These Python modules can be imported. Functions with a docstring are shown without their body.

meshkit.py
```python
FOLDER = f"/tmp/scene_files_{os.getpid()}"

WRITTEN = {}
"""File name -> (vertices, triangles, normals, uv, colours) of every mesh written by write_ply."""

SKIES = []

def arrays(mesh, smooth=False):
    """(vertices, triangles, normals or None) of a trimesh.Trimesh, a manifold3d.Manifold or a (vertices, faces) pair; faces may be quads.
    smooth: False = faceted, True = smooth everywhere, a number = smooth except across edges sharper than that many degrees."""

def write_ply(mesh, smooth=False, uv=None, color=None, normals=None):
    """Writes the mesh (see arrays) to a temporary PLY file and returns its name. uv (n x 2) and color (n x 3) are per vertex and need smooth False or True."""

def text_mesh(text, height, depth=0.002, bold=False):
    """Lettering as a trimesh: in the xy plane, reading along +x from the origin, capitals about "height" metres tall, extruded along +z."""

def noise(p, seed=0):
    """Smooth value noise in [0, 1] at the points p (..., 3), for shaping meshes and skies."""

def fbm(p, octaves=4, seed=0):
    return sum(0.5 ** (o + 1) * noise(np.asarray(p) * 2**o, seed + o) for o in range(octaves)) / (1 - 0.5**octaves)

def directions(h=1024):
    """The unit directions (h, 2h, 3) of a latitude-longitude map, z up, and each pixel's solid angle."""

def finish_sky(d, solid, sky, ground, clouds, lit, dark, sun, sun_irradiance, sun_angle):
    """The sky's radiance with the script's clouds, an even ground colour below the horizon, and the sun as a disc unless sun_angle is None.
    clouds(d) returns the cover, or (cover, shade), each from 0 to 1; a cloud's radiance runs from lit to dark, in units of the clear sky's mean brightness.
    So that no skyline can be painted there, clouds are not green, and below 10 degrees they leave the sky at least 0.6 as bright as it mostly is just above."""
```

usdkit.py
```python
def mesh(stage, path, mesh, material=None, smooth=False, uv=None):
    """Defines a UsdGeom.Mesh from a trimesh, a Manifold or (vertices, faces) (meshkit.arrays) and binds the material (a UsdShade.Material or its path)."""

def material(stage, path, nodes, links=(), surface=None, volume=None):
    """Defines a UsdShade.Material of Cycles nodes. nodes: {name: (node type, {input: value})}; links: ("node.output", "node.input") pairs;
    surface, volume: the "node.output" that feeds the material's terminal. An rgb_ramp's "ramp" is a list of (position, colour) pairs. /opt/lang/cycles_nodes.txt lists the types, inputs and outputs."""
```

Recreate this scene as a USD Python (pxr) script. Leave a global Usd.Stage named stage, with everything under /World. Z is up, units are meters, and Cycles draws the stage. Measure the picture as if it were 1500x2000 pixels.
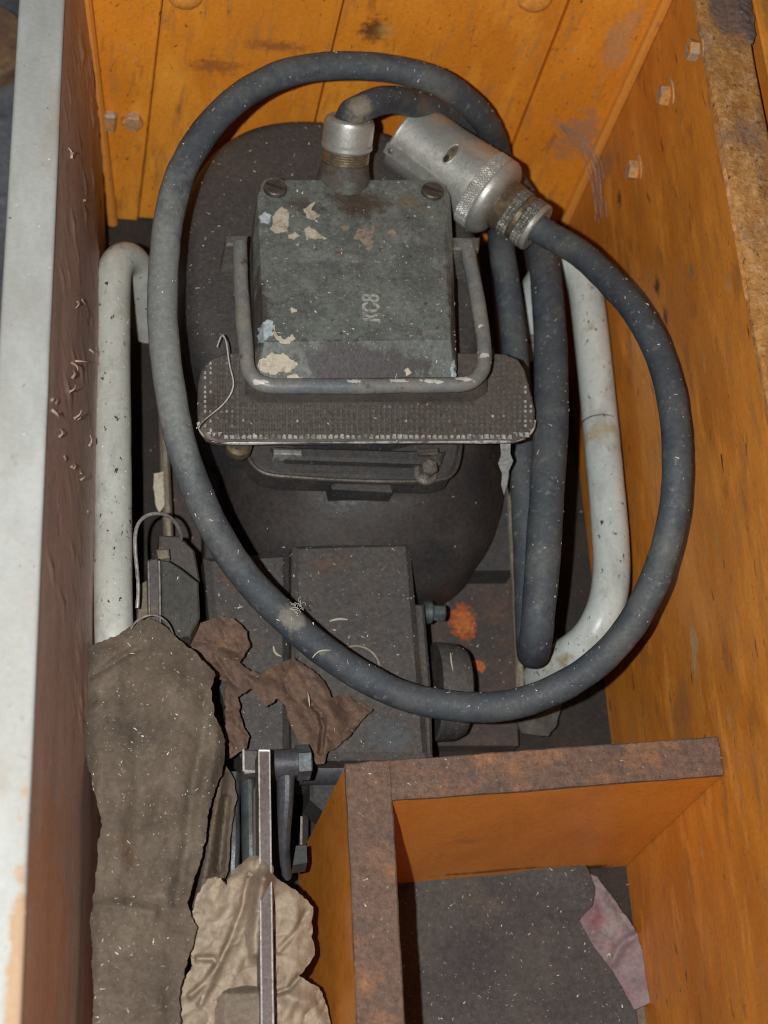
import math, random
import numpy as np, trimesh, usdkit, meshkit, shapely
import shapely.geometry as sg
from scipy.spatial import Delaunay
from scipy.interpolate import CubicSpline
from pxr import Usd, UsdGeom, UsdLux, UsdShade, Gf, Sdf

rng = np.random.default_rng(7)
random.seed(7)
stage = Usd.Stage.CreateInMemory()
UsdGeom.SetStageUpAxis(stage, UsdGeom.Tokens.z)
UsdGeom.SetStageMetersPerUnit(stage, 1.0)
UsdGeom.Xform.Define(stage, '/World')
UsdGeom.Scope.Define(stage, '/World/Looks')
# ------------------------------------------------------------------ camera, flash, room light
F = 3433.55                                   # focal length in pixels of the 1500 x 2000 photograph
C = np.array([0.004414, -0.623957, 0.821966])  # camera position
RM = np.array([[0.98047164, -0.05213447, 0.18962424],
               [0.04267989, -0.88483135, -0.46395248],
               [0.19197339, 0.46298539, -0.86532696]])   # world -> camera (right, down, forward)
cam = UsdGeom.Camera.Define(stage, '/World/camera')
cam.CreateHorizontalApertureAttr(36.0)
cam.CreateVerticalApertureAttr(48.0)
cam.CreateFocalLengthAttr(36.0 * F / 1500)
cam.CreateClippingRangeAttr(Gf.Vec2f(0.02, 50))
cam.CreateFStopAttr(14.0)
cam.CreateFocusDistanceAttr(0.775)
cam.CreateExposureAttr(0.0)
r0, r1, r2 = RM[0], -RM[1], -RM[2]
cam.AddTransformOp().Set(Gf.Matrix4d(*r0, 0, *r1, 0, *r2, 0, *C, 1))
flash = UsdLux.SphereLight.Define(stage, '/World/camera_flash')   # the phone's flash, just left of its lens
flash.CreateRadiusAttr(0.0035)
flash.CreateNormalizeAttr(True)
flash.CreateIntensityAttr(8.6)
flash.CreateColorAttr(Gf.Vec3f(1.0, 0.995, 0.97))
flash.AddTranslateOp().Set(Gf.Vec3d(*(C - 0.045 * RM[0] - 0.006 * RM[1] - 0.0 * RM[2])))
dome = UsdLux.DomeLight.Define(stage, '/World/dim_room_light')
usdkit.material(stage, '/World/Looks/room', {'b': ('background_shader', {'color': (0.85, 0.92, 1.0), 'strength': 0.014})}, surface='b.background')
UsdShade.MaterialBindingAPI.Apply(dome.GetPrim()).Bind(UsdShade.Material.Get(stage, '/World/Looks/room'))

# ------------------------------------------------------------------ helpers
def at(px, py, z=None, x=None, y=None):
    """The world point seen at a photograph pixel, on the plane of the given height (or x, or y)."""
    d = RM.T @ np.array([(px - 750) / F, (py - 1000) / F, 1.0])
    i, v = (2, z) if z is not None else ((0, x) if x is not None else (1, y))
    return C + d * (v - C[i]) / d[i]

names = {}
def uniq(path):
    n = names.get(path, 0)
    names[path] = n + 1
    return path if n == 0 else f'{path}_{n:03d}'

def mark(prim, label=None, cat=None, group=None, kind=None):
    for k, v in (('label', label), ('category', cat), ('group', group), ('kind', kind)):
        if v:
            prim.SetCustomDataByKey(k, v)
    return prim

def thing(name, label, cat, group=None, kind=None):
    x = UsdGeom.Xform.Define(stage, uniq('/World/' + name))
    mark(x.GetPrim(), label, cat, group, kind)
    return x.GetPath().pathString

SURF = []      # meshes that dust settles on
def put(name, mesh, m, parent='/World', label=None, cat=None, group=None, kind=None, smooth=30, dusty=0.0):
    p = uniq(f'{parent}/{name}')
    if isinstance(mesh, (list, tuple)) and not isinstance(mesh[0], np.ndarray):
        mesh = trimesh.util.concatenate(mesh)
    g = usdkit.mesh(stage, p, mesh, f'/World/Looks/{m}', smooth=smooth)
    mark(g.GetPrim(), label, cat, group, kind)
    if dusty:
        SURF.append((mesh, dusty))
    return p

def hull(pts):
    return trimesh.convex.convex_hull(np.asarray(pts, float))

def rbox(x0, x1, y0, y1, z0, z1, b=0.001):
    """A box with bevelled edges."""
    pts = []
    for sx in (0, 1):
        for sy in (0, 1):
            for sz in (0, 1):
                c = np.array([(x0, x1)[sx], (y0, y1)[sy], (z0, z1)[sz]])
                d = np.array([b * (1 - 2 * sx), b * (1 - 2 * sy), b * (1 - 2 * sz)])
                for k in range(3):
                    e = d.copy(); e[k] = 0
                    pts.append(c + e)
    return hull(pts)

def slab(poly, z0, z1, b=0.001):
    """Convex plan outline (world xy) from z0 to z1 with bevelled top and bottom edges."""
    p = sg.Polygon(poly); q = p.buffer(-b, join_style=2)
    o, i = np.array(p.exterior.coords)[:-1], np.array(q.exterior.coords)[:-1]
    f = lambda a, z: np.c_[a, np.full(len(a), z)]
    return hull(np.vstack([f(i, z0), f(o, z0 + b), f(o, z1 - b), f(i, z1)]))

def px_slab(pts, z0, z1, b=0.001):
    return slab([at(a, c, z1)[:2] for a, c in pts], z0, z1, b)

def spline(pts, n=120):
    pts = np.asarray(pts, float)
    t = np.r_[0, np.cumsum(np.linalg.norm(np.diff(pts, axis=0), axis=1) ** 0.75)]
    u = np.linspace(0, t[-1], n * 8)
    c = CubicSpline(t, pts, bc_type='natural')(u)
    s = np.r_[0, np.cumsum(np.linalg.norm(np.diff(c, axis=0), axis=1))]
    v = np.linspace(0, s[-1], n)
    return np.c_[[np.interp(v, s, c[:, k]) for k in range(3)]].T

def frames(path):
    t = np.gradient(path, axis=0); t /= np.linalg.norm(t, axis=1)[:, None]
    u = np.cross(t[0], [0, 0, 1.0])
    if np.linalg.norm(u) < 1e-3: u = np.cross(t[0], [0, 1.0, 0])
    us = []
    for k in range(len(path)):
        u = u - t[k] * (u @ t[k]); u = u / np.linalg.norm(u); us.append(u)
    us = np.array(us)
    return t, us, np.cross(t, us)

def tube(path, r, seg=20, cap=True, rough=0.0, seed=0, flat=1.0):
    path = np.asarray(path, float); n = len(path)
    r = np.broadcast_to(np.asarray(r, float), (n,))
    t, u, w = frames(path)
    a = np.linspace(0, 2 * math.pi, seg, endpoint=False)
    v = path[:, None] + r[:, None, None] * (np.cos(a)[None, :, None] * u[:, None] + flat * np.sin(a)[None, :, None] * w[:, None])
    if rough:
        nrm = (v - path[:, None]); nrm /= np.linalg.norm(nrm, axis=2, keepdims=True)
        v = v + nrm * rough * (meshkit.fbm(v * 90, 3, seed)[..., None] - 0.5)
    v = v.reshape(-1, 3); f = []
    i = np.arange(n - 1)[:, None] * seg; j = np.arange(seg)[None]; j2 = (j + 1) % seg
    q = np.stack([i + j, i + j2, i + seg + j2, i + seg + j], -1).reshape(-1, 4)
    f = np.vstack([q[:, [0, 1, 2]], q[:, [0, 2, 3]]])
    if cap:
        v = np.vstack([v, path[0], path[-1]]); k = len(v)
        j = np.arange(seg); j2 = (j + 1) % seg
        f = np.vstack([f, np.c_[j2, j, np.full(seg, k - 2)], np.c_[(n - 1) * seg + j, (n - 1) * seg + j2, np.full(seg, k - 1)]])
    m = trimesh.Trimesh(v, f, process=False)
    return m if m.volume > 0 else (m.invert() or m)

def lathe(A, B, prof, seg=48, disp=None):
    """Profile rows (distance along A->B as a fraction, radius) turned about the axis A->B; disp(s, angle) adds to the radius."""
    A, B = np.asarray(A, float), np.asarray(B, float); d = B - A; L = np.linalg.norm(d); d /= L
    u = np.cross(d, [0, 0, 1.0])
    if np.linalg.norm(u) < 1e-3: u = np.array([1.0, 0, 0])
    u /= np.linalg.norm(u); w = np.cross(d, u)
    a = np.linspace(0, 2 * math.pi, seg, endpoint=False)
    prof = np.asarray(prof, float); rows = []
    for s, r in prof:
        rr = np.full(seg, r)
        if disp is not None and r > 1e-6: rr = rr + disp(s, a)
        rows.append(A + d * s * L + rr[:, None] * (np.cos(a)[:, None] * u + np.sin(a)[:, None] * w))
    v = np.vstack(rows); n = len(prof)
    i = np.arange(n - 1)[:, None] * seg; j = np.arange(seg)[None]; j2 = (j + 1) % seg
    q = np.stack([i + j, i + j2, i + seg + j2, i + seg + j], -1).reshape(-1, 4)
    m = trimesh.Trimesh(v, np.vstack([q[:, [0, 1, 2]], q[:, [0, 2, 3]]]), process=False)
    m.merge_vertices(); m.update_faces(m.nondegenerate_faces())
    return m if m.volume > 0 else (m.invert() or m)

def axis_cyl(c, axis, r, h, b=0.0006, seg=32, disp=None):
    c, axis = np.asarray(c, float), np.asarray(axis, float) / np.linalg.norm(axis)
    k = b / h
    return lathe(c - axis * h / 2, c + axis * h / 2, [(0, 0), (0, r - b), (k, r), (1 - k, r), (1, r - b), (1, 0)], seg, disp)

def hexprism(c, axis, r, h, rot=0.0, b=0.0006):
    c, axis = np.asarray(c, float), np.asarray(axis, float) / np.linalg.norm(axis)
    u = np.cross(axis, [0.3, 0.2, 1.0]); u /= np.linalg.norm(u); w = np.cross(axis, u)
    pts = []
    for k in range(6):
        a = rot + k * math.pi / 3; e = math.cos(a) * u + math.sin(a) * w
        pts += [c - axis * h / 2 + e * r, c + axis * (h / 2 - b) + e * r, c + axis * h / 2 + e * (r - b)]
    return hull(pts)

def dome(c, n, r, h, seg=28):
    c, n = np.asarray(c, float), np.asarray(n, float)
    t = np.linspace(0, math.pi / 2, 8)
    return lathe(c, c + n * h, [(0, 0)] + [(math.sin(x), r * math.cos(x)) for x in t[:-1]] + [(1, 0)], seg)

def sheet(outline, zf, step=5.0, thick=0.0008, wob=0.0, seed=0, ws=14.0):
    """A thin cloth or paper: outline in photograph pixels, zf(u, v) its height in metres; a closed shell of real thickness."""
    o = sg.Polygon(outline).buffer(0)
    o = max(o.geoms, key=lambda g: g.area) if hasattr(o, 'geoms') else o
    ring = np.array(o.segmentize(step).exterior.coords)[:-1]
    if wob:
        ring = ring + wob * (np.c_[meshkit.fbm(np.c_[ring / ws, np.zeros(len(ring))], 3, seed), meshkit.fbm(np.c_[ring / ws, np.ones(len(ring)) * 9], 3, seed + 5)] - 0.5) * 2
        o = sg.Polygon(ring).buffer(0)
        o = max(o.geoms, key=lambda g: g.area) if hasattr(o, 'geoms') else o
        ring = np.array(o.exterior.coords)[:-1]
    x0, y0, x1, y1 = o.bounds
    gx, gy = np.meshgrid(np.arange(x0, x1, step), np.arange(y0, y1, step))
    g = np.c_[gx.ravel(), gy.ravel()] + np.random.default_rng(seed).uniform(-0.2, 0.2, (gx.size, 2)) * step
    g = g[shapely.contains_xy(o.buffer(-step * 0.5), g[:, 0], g[:, 1])]
    p = np.vstack([ring, g])
    tri = Delaunay(p).simplices
    c = p[tri].mean(1)
    tri = tri[shapely.contains_xy(o, c[:, 0], c[:, 1])]
    z = zf(p[:, 0], p[:, 1])
    v = np.array([at(a, b, h) for (a, b), h in zip(p, z)])
    m = trimesh.Trimesh(v, tri, process=False)
    fl = m.face_normals[:, 2] < 0
    m.faces[fl] = m.faces[fl][:, ::-1]
    n = np.zeros_like(v); fn = np.cross(v[m.faces[:, 1]] - v[m.faces[:, 0]], v[m.faces[:, 2]] - v[m.faces[:, 0]])
    for k in range(3): np.add.at(n, m.faces[:, k], fn)
    n /= np.maximum(np.linalg.norm(n, axis=1), 1e-12)[:, None]
    N = len(v); vv = np.vstack([v, v - n * thick])
    e = np.sort(m.edges, axis=1); _, idx, cnt = np.unique(e, axis=0, return_index=True, return_counts=True)
    be = m.edges[idx[cnt == 1]]
    side = np.vstack([np.c_[be[:, 1], be[:, 0], be[:, 0] + N], np.c_[be[:, 1], be[:, 0] + N, be[:, 1] + N]])
    return trimesh.Trimesh(vv, np.vstack([m.faces, m.faces[:, ::-1] + N, side]), process=False)

def hit(mesh, px, py):
    """Where the sight line through a photograph pixel first meets a mesh (to lay small things on it)."""
    d = RM.T @ np.array([(px - 750) / F, (py - 1000) / F, 1.0])
    t0, t1, t2 = (mesh.triangles[:, k] for k in range(3))
    e1, e2 = t1 - t0, t2 - t0; h_ = np.cross(d, e2); a_ = np.einsum('ij,ij->i', e1, h_)
    with np.errstate(all='ignore'):
        s_ = C - t0; u_ = np.einsum('ij,ij->i', s_, h_) / a_; q_ = np.cross(s_, e1); v_ = q_ @ d / a_; w_ = np.einsum('ij,ij->i', e2, q_) / a_
    ok = (np.abs(a_) > 1e-14) & (u_ >= -1e-6) & (v_ >= -1e-6) & (u_ + v_ <= 1 + 1e-6) & (w_ > 0)
    return C + d * w_[ok].min() if ok.any() else None

def ridge(u, v, pts, h, w, sharp=1.0):
    """Height of a fold that runs along a pixel polyline."""
    pts = np.asarray(pts, float); best = np.full(np.shape(u), 1e9)
    p = np.stack([u, v], -1)
    for a, b in zip(pts[:-1], pts[1:]):
        d = b - a; t = np.clip(((p - a) @ d) / (d @ d), 0, 1)
        best = np.minimum(best, np.linalg.norm(p - a - t[..., None] * d, axis=-1))
    return h * np.exp(-(best / w) ** (2 * sharp))

def fb(u, v, s, seed, o=4):
    return meshkit.fbm(np.stack([np.asarray(u) / s, np.asarray(v) / s, np.full(np.shape(u), seed * 3.7)], -1), o, seed) - 0.5

# ------------------------------------------------------------------ materials
def mat(name, base, layers=(), rough=0.65, metal=0.0, bump=0.4, bscale=900, bdist=0.00025, dust=None, bstretch=(1, 1, 1), spec=0.4, rough_var=0.15, extra=None, bdetail=5, sheen=0.0, coat=0.0, gain=1.0, grit=0.42):
    """layers: (colour, noise scale, from, to, stretch, detail, seed[, metallic, roughness]) mixed in where the noise passes from..to; dust: (colour, amount) settles on what faces up."""
    k_ = lambda c: tuple(min(.95, x * gain) for x in c)
    base = k_(base); layers = [(k_(l[0]),) + tuple(l[1:]) for l in layers]; dust = (k_(dust[0]), dust[1]) if dust else None
    N = {'g': ('geometry', {}), 'p': ('principled_bsdf', {'roughness': rough, 'metallic': metal, 'specular_ior_level': spec, 'coat_weight': coat, 'coat_roughness': 0.25})}
    L = []
    N['c0'] = ('color', {'value': base}); cur = 'c0.color'; rcur = None
    N['r0'] = ('value', {'value': rough}); rcur = 'r0.value'
    N['m0'] = ('value', {'value': metal}); mcur = 'm0.value'
    for k, ly in enumerate(layers):
        col, sc, lo, hi, st, de, seed = ly[:7]
        N[f'mp{k}'] = ('mapping', {'scale': st, 'location': (seed * 1.37, seed * 0.71, seed * 2.11)})
        N[f'n{k}'] = ('noise_texture', {'scale': sc, 'detail': de, 'roughness': 0.6})
        N[f'a{k}'] = ('map_range', {'from_min': lo, 'from_max': hi, 'to_min': 0.0, 'to_max': 1.0, 'clamp': True})
        N[f'x{k}'] = ('mix_color', {'b': col, 'use_clamp': True})
        L += [('g.position', f'mp{k}.vector'), (f'mp{k}.vector', f'n{k}.vector'), (f'n{k}.fac', f'a{k}.value'), (f'a{k}.result', f'x{k}.fac'), (cur, f'x{k}.a')]
        cur = f'x{k}.result'
        if len(ly) > 7:
            N[f'rm{k}'] = ('mix_float', {'b': ly[8]}); N[f'mm{k}'] = ('mix_float', {'b': ly[7]})
            L += [(f'a{k}.result', f'rm{k}.fac'), (rcur, f'rm{k}.a'), (f'a{k}.result', f'mm{k}.fac'), (mcur, f'mm{k}.a')]
            rcur, mcur = f'rm{k}.result', f'mm{k}.result'
    if dust:
        N['sx'] = ('separate_xyz', {}); N['dn'] = ('noise_texture', {'scale': 260, 'detail': 6, 'roughness': 0.7})
        N['dz'] = ('map_range', {'from_min': 0.15, 'from_max': 0.95, 'to_min': 0.0, 'to_max': dust[1], 'clamp': True})
        N['da'] = ('map_range', {'from_min': 0.30, 'from_max': 0.65, 'to_min': 0.45, 'to_max': 1.0, 'clamp': True})
        N['dm'] = ('math', {'math_type': 'multiply'}); N['dx'] = ('mix_color', {'b': dust[0]})
        L += [('g.normal', 'sx.vector'), ('sx.z', 'dz.value'), ('g.position', 'dn.vector'), ('dn.fac', 'da.value'), ('dz.result', 'dm.value1'), ('da.result', 'dm.value2'), ('dm.value', 'dx.fac'), (cur, 'dx.a')]
        cur = 'dx.result'
    if extra:
        cur = extra(N, L, cur)
    N['gn'] = ('noise_texture', {'scale': 420, 'detail': 9, 'roughness': 0.78}); N['gr'] = ('map_range', {'from_min': 0.30, 'from_max': 0.70, 'to_min': 1 - grit, 'to_max': 1 + grit, 'clamp': True})
    N['gv'] = ('vector_math', {'math_type': 'scale'})
    L += [('g.position', 'gn.vector'), ('gn.fac', 'gr.value'), (cur, 'gv.vector1'), ('gr.result', 'gv.scale')]
    cur = 'gv.vector'
    N['bm'] = ('mapping', {'scale': bstretch}); N['bn'] = ('noise_texture', {'scale': bscale, 'detail': bdetail, 'roughness': 0.65})
    N['b'] = ('bump', {'strength': bump, 'distance': bdist})
    N['rv'] = ('map_range', {'from_min': 0.3, 'from_max': 0.7, 'to_min': -rough_var, 'to_max': rough_var, 'clamp': True}); N['ra'] = ('math', {'math_type': 'add'})
    L += [('g.position', 'bm.vector'), ('bm.vector', 'bn.vector'), ('bn.fac', 'b.height'), ('b.normal', 'p.normal'), (cur, 'p.base_color'),
          ('bn.fac', 'rv.value'), (rcur, 'ra.value1'), ('rv.result', 'ra.value2'), ('ra.value', 'p.roughness'), (mcur, 'p.metallic')]
    return usdkit.material(stage, f'/World/Looks/{name}', N, L, surface='p.BSDF')

def spot(N, L, cur, tag, centre, radius, col, amount, nscale=120, soft=(0.35, 0.6)):
    """A stain of its own shape: noise-broken patch round a point of the surface."""
    N[tag + 'd'] = ('vector_math', {'math_type': 'subtract', 'vector2': tuple(map(float, centre))})
    N[tag + 's'] = ('vector_math', {'math_type': 'divide', 'vector2': tuple(map(float, radius))})
    N[tag + 'l'] = ('vector_math', {'math_type': 'length'})
    N[tag + 'n'] = ('noise_texture', {'scale': nscale, 'detail': 6, 'roughness': 0.65})
    N[tag + 'i'] = ('map_range', {'from_min': 0.0, 'from_max': 1.0, 'to_min': 0.5, 'to_max': -0.25, 'clamp': False})
    N[tag + 'a'] = ('math', {'math_type': 'add'})
    N[tag + 'r'] = ('map_range', {'from_min': soft[0] + 0.25, 'from_max': soft[1] + 0.25, 'to_min': 0.0, 'to_max': amount, 'clamp': True})
    N[tag + 'x'] = ('mix_color', {'b': col})
    L += [('g.position', tag + 'd.vector1'), (tag + 'd.vector', tag + 's.vector1'), (tag + 's.vector', tag + 'l.vector1'), ('g.position', tag + 'n.vector'),
          (tag + 'l.value', tag + 'i.value'), (tag + 'i.result', tag + 'a.value1'), (tag + 'n.fac', tag + 'a.value2'), (tag + 'a.value', tag + 'r.value'), (tag + 'r.result', tag + 'x.fac'), (cur, tag + 'x.a')]
    return tag + 'x.result'

DUST = (0.16, 0.135, 0.115)
OR = (0.50, 0.175, 0.016)
stain = at(1160, 270, y=0.0)
def far_stains(N, L, cur):
    cur = spot(N, L, cur, 'sa', at(1130, 260, y=0), (0.026, 0.05, 0.045), (0.40, 0.20, 0.10), 0.85, 110)
    cur = spot(N, L, cur, 'sb', at(1210, 80, y=0), (0.016, 0.05, 0.06), (0.50, 0.25, 0.11), 0.8, 60)
    cur = spot(N, L, cur, 'sc', at(540, 90, y=0), (0.035, 0.05, 0.010), (0.30, 0.11, 0.03), 0.8, 220)
    cur = spot(N, L, cur, 'sd', at(420, 130, y=0), (0.03, 0.05, 0.012), (0.30, 0.11, 0.03), 0.7, 220)
    cur = spot(N, L, cur, 'se', at(730, 60, y=0), (0.016, 0.05, 0.02), (0.12, 0.05, 0.02), 0.9, 260)
    cur = spot(N, L, cur, 'sf', at(755, 60, y=0), (0.012, 0.05, 0.014), (0.55, 0.32, 0.10), 0.5, 200)
    return cur
mat('orange_far', (0.76, 0.265, 0.024), [((0.58, 0.185, 0.016), 14, 0.42, 0.66, (1, 1, 0.5), 5, 1), ((0.86, 0.36, 0.045), 28, 0.5, 0.72, (1.3, 1, 0.5), 6, 2), ((0.50, 0.20, 0.045), 110, 0.54, 0.70, (1.6, 1, 0.25), 6, 12),
                       ((0.12, 0.06, 0.02), 330, 0.64, 0.71, (1, 1, 0.6), 4, 3), ((0.20, 0.085, 0.02), 50, 0.60, 0.78, (2.5, 1, 0.5), 7, 4), ((0.45, 0.30, 0.20), 200, 0.66, 0.78, (1, 1, 1), 5, 6), ((0.30, 0.13, 0.03), 700, 0.62, 0.72, (1, 1, .5), 4, 16)],
    rough=0.40, bump=0.35, bscale=250, bstretch=(1.6, 1, 0.35), extra=far_stains, grit=0.17)
def right_stains(N, L, cur):
    W = 0.30
    cur = spot(N, L, cur, 'sa', at(1180, 330, x=W), (0.05, 0.022, 0.05), (0.36, 0.175, 0.075), 0.8, 110)
    cur = spot(N, L, cur, 'sb', at(1283, 560, x=W), (0.05, 0.012, 0.008), (0.045, 0.028, 0.015), 0.95, 300)
    cur = spot(N, L, cur, 'sc', at(1300, 620, x=W), (0.05, 0.014, 0.006), (0.045, 0.028, 0.015), 0.8, 300)
    cur = spot(N, L, cur, 'sd', at(1210, 390, x=W), (0.05, 0.012, 0.007), (0.05, 0.03, 0.015), 0.85, 300)
    cur = spot(N, L, cur, 'se', at(1330, 1400, x=W), (0.05, 0.04, 0.03), (0.30, 0.13, 0.05), 0.6, 80)
    cur = spot(N, L, cur, 'sf', at(1350, 530, x=W), (0.05, 0.008, 0.008), (0.25, 0.18, 0.10), 0.8, 200)
    return cur
GR = (0.45, 0.10, 0.55)
mat('orange_right', (0.62, 0.225, 0.028), [((0.46, 0.150, 0.018), 26, 0.40, 0.62, (1, .35, 1), 6, 1), ((0.74, 0.29, 0.045), 70, 0.52, 0.72, (1, .28, 1), 6, 2), ((0.46, 0.18, 0.035), 170, 0.50, 0.66, (1, .16, 1), 6, 12),
                        ((0.13, 0.06, 0.02), 210, 0.645, 0.70, (1, .22, 0.9), 6, 3), ((0.24, 0.10, 0.03), 60, 0.58, 0.74, (1, .35, 1), 7, 4), ((0.09, 0.05, 0.018), 480, 0.68, 0.73, (1, .6, 1), 4, 9), ((0.46, 0.27, 0.13), 90, 0.64, 0.76, (1, .35, 1), 6, 15)],
    rough=0.42, bump=0.5, bscale=330, bstretch=(1, .3, 1), extra=right_stains, gain=1.08, grit=0.17)
def inner_stains(N, L, cur):
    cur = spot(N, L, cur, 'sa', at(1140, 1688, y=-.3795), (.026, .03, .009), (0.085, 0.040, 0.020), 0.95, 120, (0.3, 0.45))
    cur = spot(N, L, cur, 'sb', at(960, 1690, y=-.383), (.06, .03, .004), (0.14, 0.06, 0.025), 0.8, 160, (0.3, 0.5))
    cur = spot(N, L, cur, 'sc', at(900, 1620, y=-.383), (.03, .03, .012), (0.40, 0.15, 0.035), 0.6, 90)
    return cur
mat('orange_inner', (0.50, 0.182, 0.024), [((0.42, 0.14, 0.018), 40, 0.4, 0.7, (1, 1, .5), 5, 1), ((0.10, 0.045, 0.016), 330, 0.68, 0.76, (1, 1, 1), 4, 3), ((0.22, 0.09, 0.03), 80, 0.62, 0.8, (1.5, .6, .6), 6, 4)],
    rough=0.42, bump=0.25, bscale=330, bstretch=(1, .4, .4), gain=1.42, grit=0.17, extra=inner_stains)
mat('orange_bead', (0.52, 0.20, 0.035), [((0.20, 0.10, 0.05), 120, 0.60, 0.75, (1, 1, 1), 5, 1)], rough=0.5, bump=0.3, gain=1.3, grit=0.15)
mat('bolt_paint', (0.52, 0.25, 0.085), [((0.34, 0.245, 0.17), 160, 0.48, 0.58, (1, 1, 1), 5, 1), ((0.14, 0.08, 0.04), 300, 0.60, 0.70, (1, 1, 1), 5, 2)], rough=0.55, bump=0.5, bscale=400)
mat('orange_dome', (0.50, 0.20, 0.035), [((0.12, 0.06, 0.03), 300, 0.68, 0.74, (1, 1, 1), 4, 2)], rough=0.45, bump=0.2, bscale=500, gain=1.4)
mat('dusty_edge', (0.19, 0.115, 0.085), [((0.36, 0.17, 0.085), 60, 0.50, 0.72, (1, 1, 1), 6, 2), ((0.10, 0.075, 0.075), 45, 0.55, 0.72, (1, 1, 1), 5, 5), ((0.42, 0.30, 0.20), 900, 0.64, 0.72, (1, .4, 1), 4, 3), ((0.09, 0.05, 0.04), 800, 0.64, 0.72, (1, 1, 1), 4, 4)],
    rough=0.8, bump=0.8, bscale=900, bdist=0.0006, gain=0.74, grit=0.5)
def edge_wear(N, L, cur):
    cur = spot(N, L, cur, 'sa', (0.0045, -0.52, 0.24), (0.009, 0.15, 0.05), (0.42, 0.27, 0.16), 0.95, 90, (0.3, 0.45))
    return cur
mat('white_edge', (0.60, 0.60, 0.565), [((0.68, 0.69, 0.67), 50, 0.45, 0.65, (1, .5, 1), 5, 1), ((0.50, 0.50, 0.47), 25, 0.5, 0.7, (1, .4, 1), 5, 2), ((0.32, 0.33, 0.32), 120, 0.67, 0.78, (1, .6, 1), 5, 3), ((0.10, 0.09, 0.08), 420, 0.73, 0.77, (1, 1, 1), 3, 4), ((0.55, 0.46, 0.36), 40, 0.58, 0.75, (1, .4, 1), 4, 8)],
    rough=0.7, bump=0.45, bscale=500, extra=edge_wear, gain=0.66, grit=0.1)
def left_wear(N, L, cur):
    return spot(N, L, cur, 'sa', (0.012, -0.47, 0.2), (0.06, 0.13, 0.12), (0.62, 0.28, 0.13), 0.75, 60, (0.3, 0.55))
mat('brown_inner', (0.60, 0.42, 0.355), [((0.46, 0.32, 0.28), 50, 0.42, 0.66, (1, .3, 1), 6, 1), ((0.62, 0.44, 0.36), 90, 0.52, 0.72, (1, .2, 1), 6, 2), ((0.80, 0.66, 0.60), 420, 0.66, 0.74, (1, .5, .7), 5, 5), ((0.22, 0.14, 0.12), 200, 0.62, 0.72, (1, .4, 1), 6, 7)], rough=0.55, bump=0.5, bscale=400, bstretch=(1, .4, 1), extra=left_wear, grit=0.25)
mat('peel', (0.34, 0.25, 0.22), rough=0.7)
mat('floor_dark', (0.062, 0.052, 0.047), [((0.10, 0.075, 0.06), 60, 0.45, 0.7, (1, 1, 1), 6, 1), ((0.15, 0.12, 0.10), 700, 0.62, 0.72, (1, 1, 1), 4, 2)], rough=0.85, bump=0.7, gain=0.4)
mat('pad', (0.118, 0.107, 0.10), [((0.085, 0.078, 0.08), 25, 0.42, 0.65, (1, 1, 1), 5, 1), ((0.16, 0.135, 0.105), 35, 0.55, 0.75, (1, 1, 1), 6, 2), ((0.24, 0.21, 0.175), 650, 0.63, 0.72, (1, 1, 1), 4, 3)], rough=0.9, bump=0.7, bscale=1500, gain=0.64)
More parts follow.
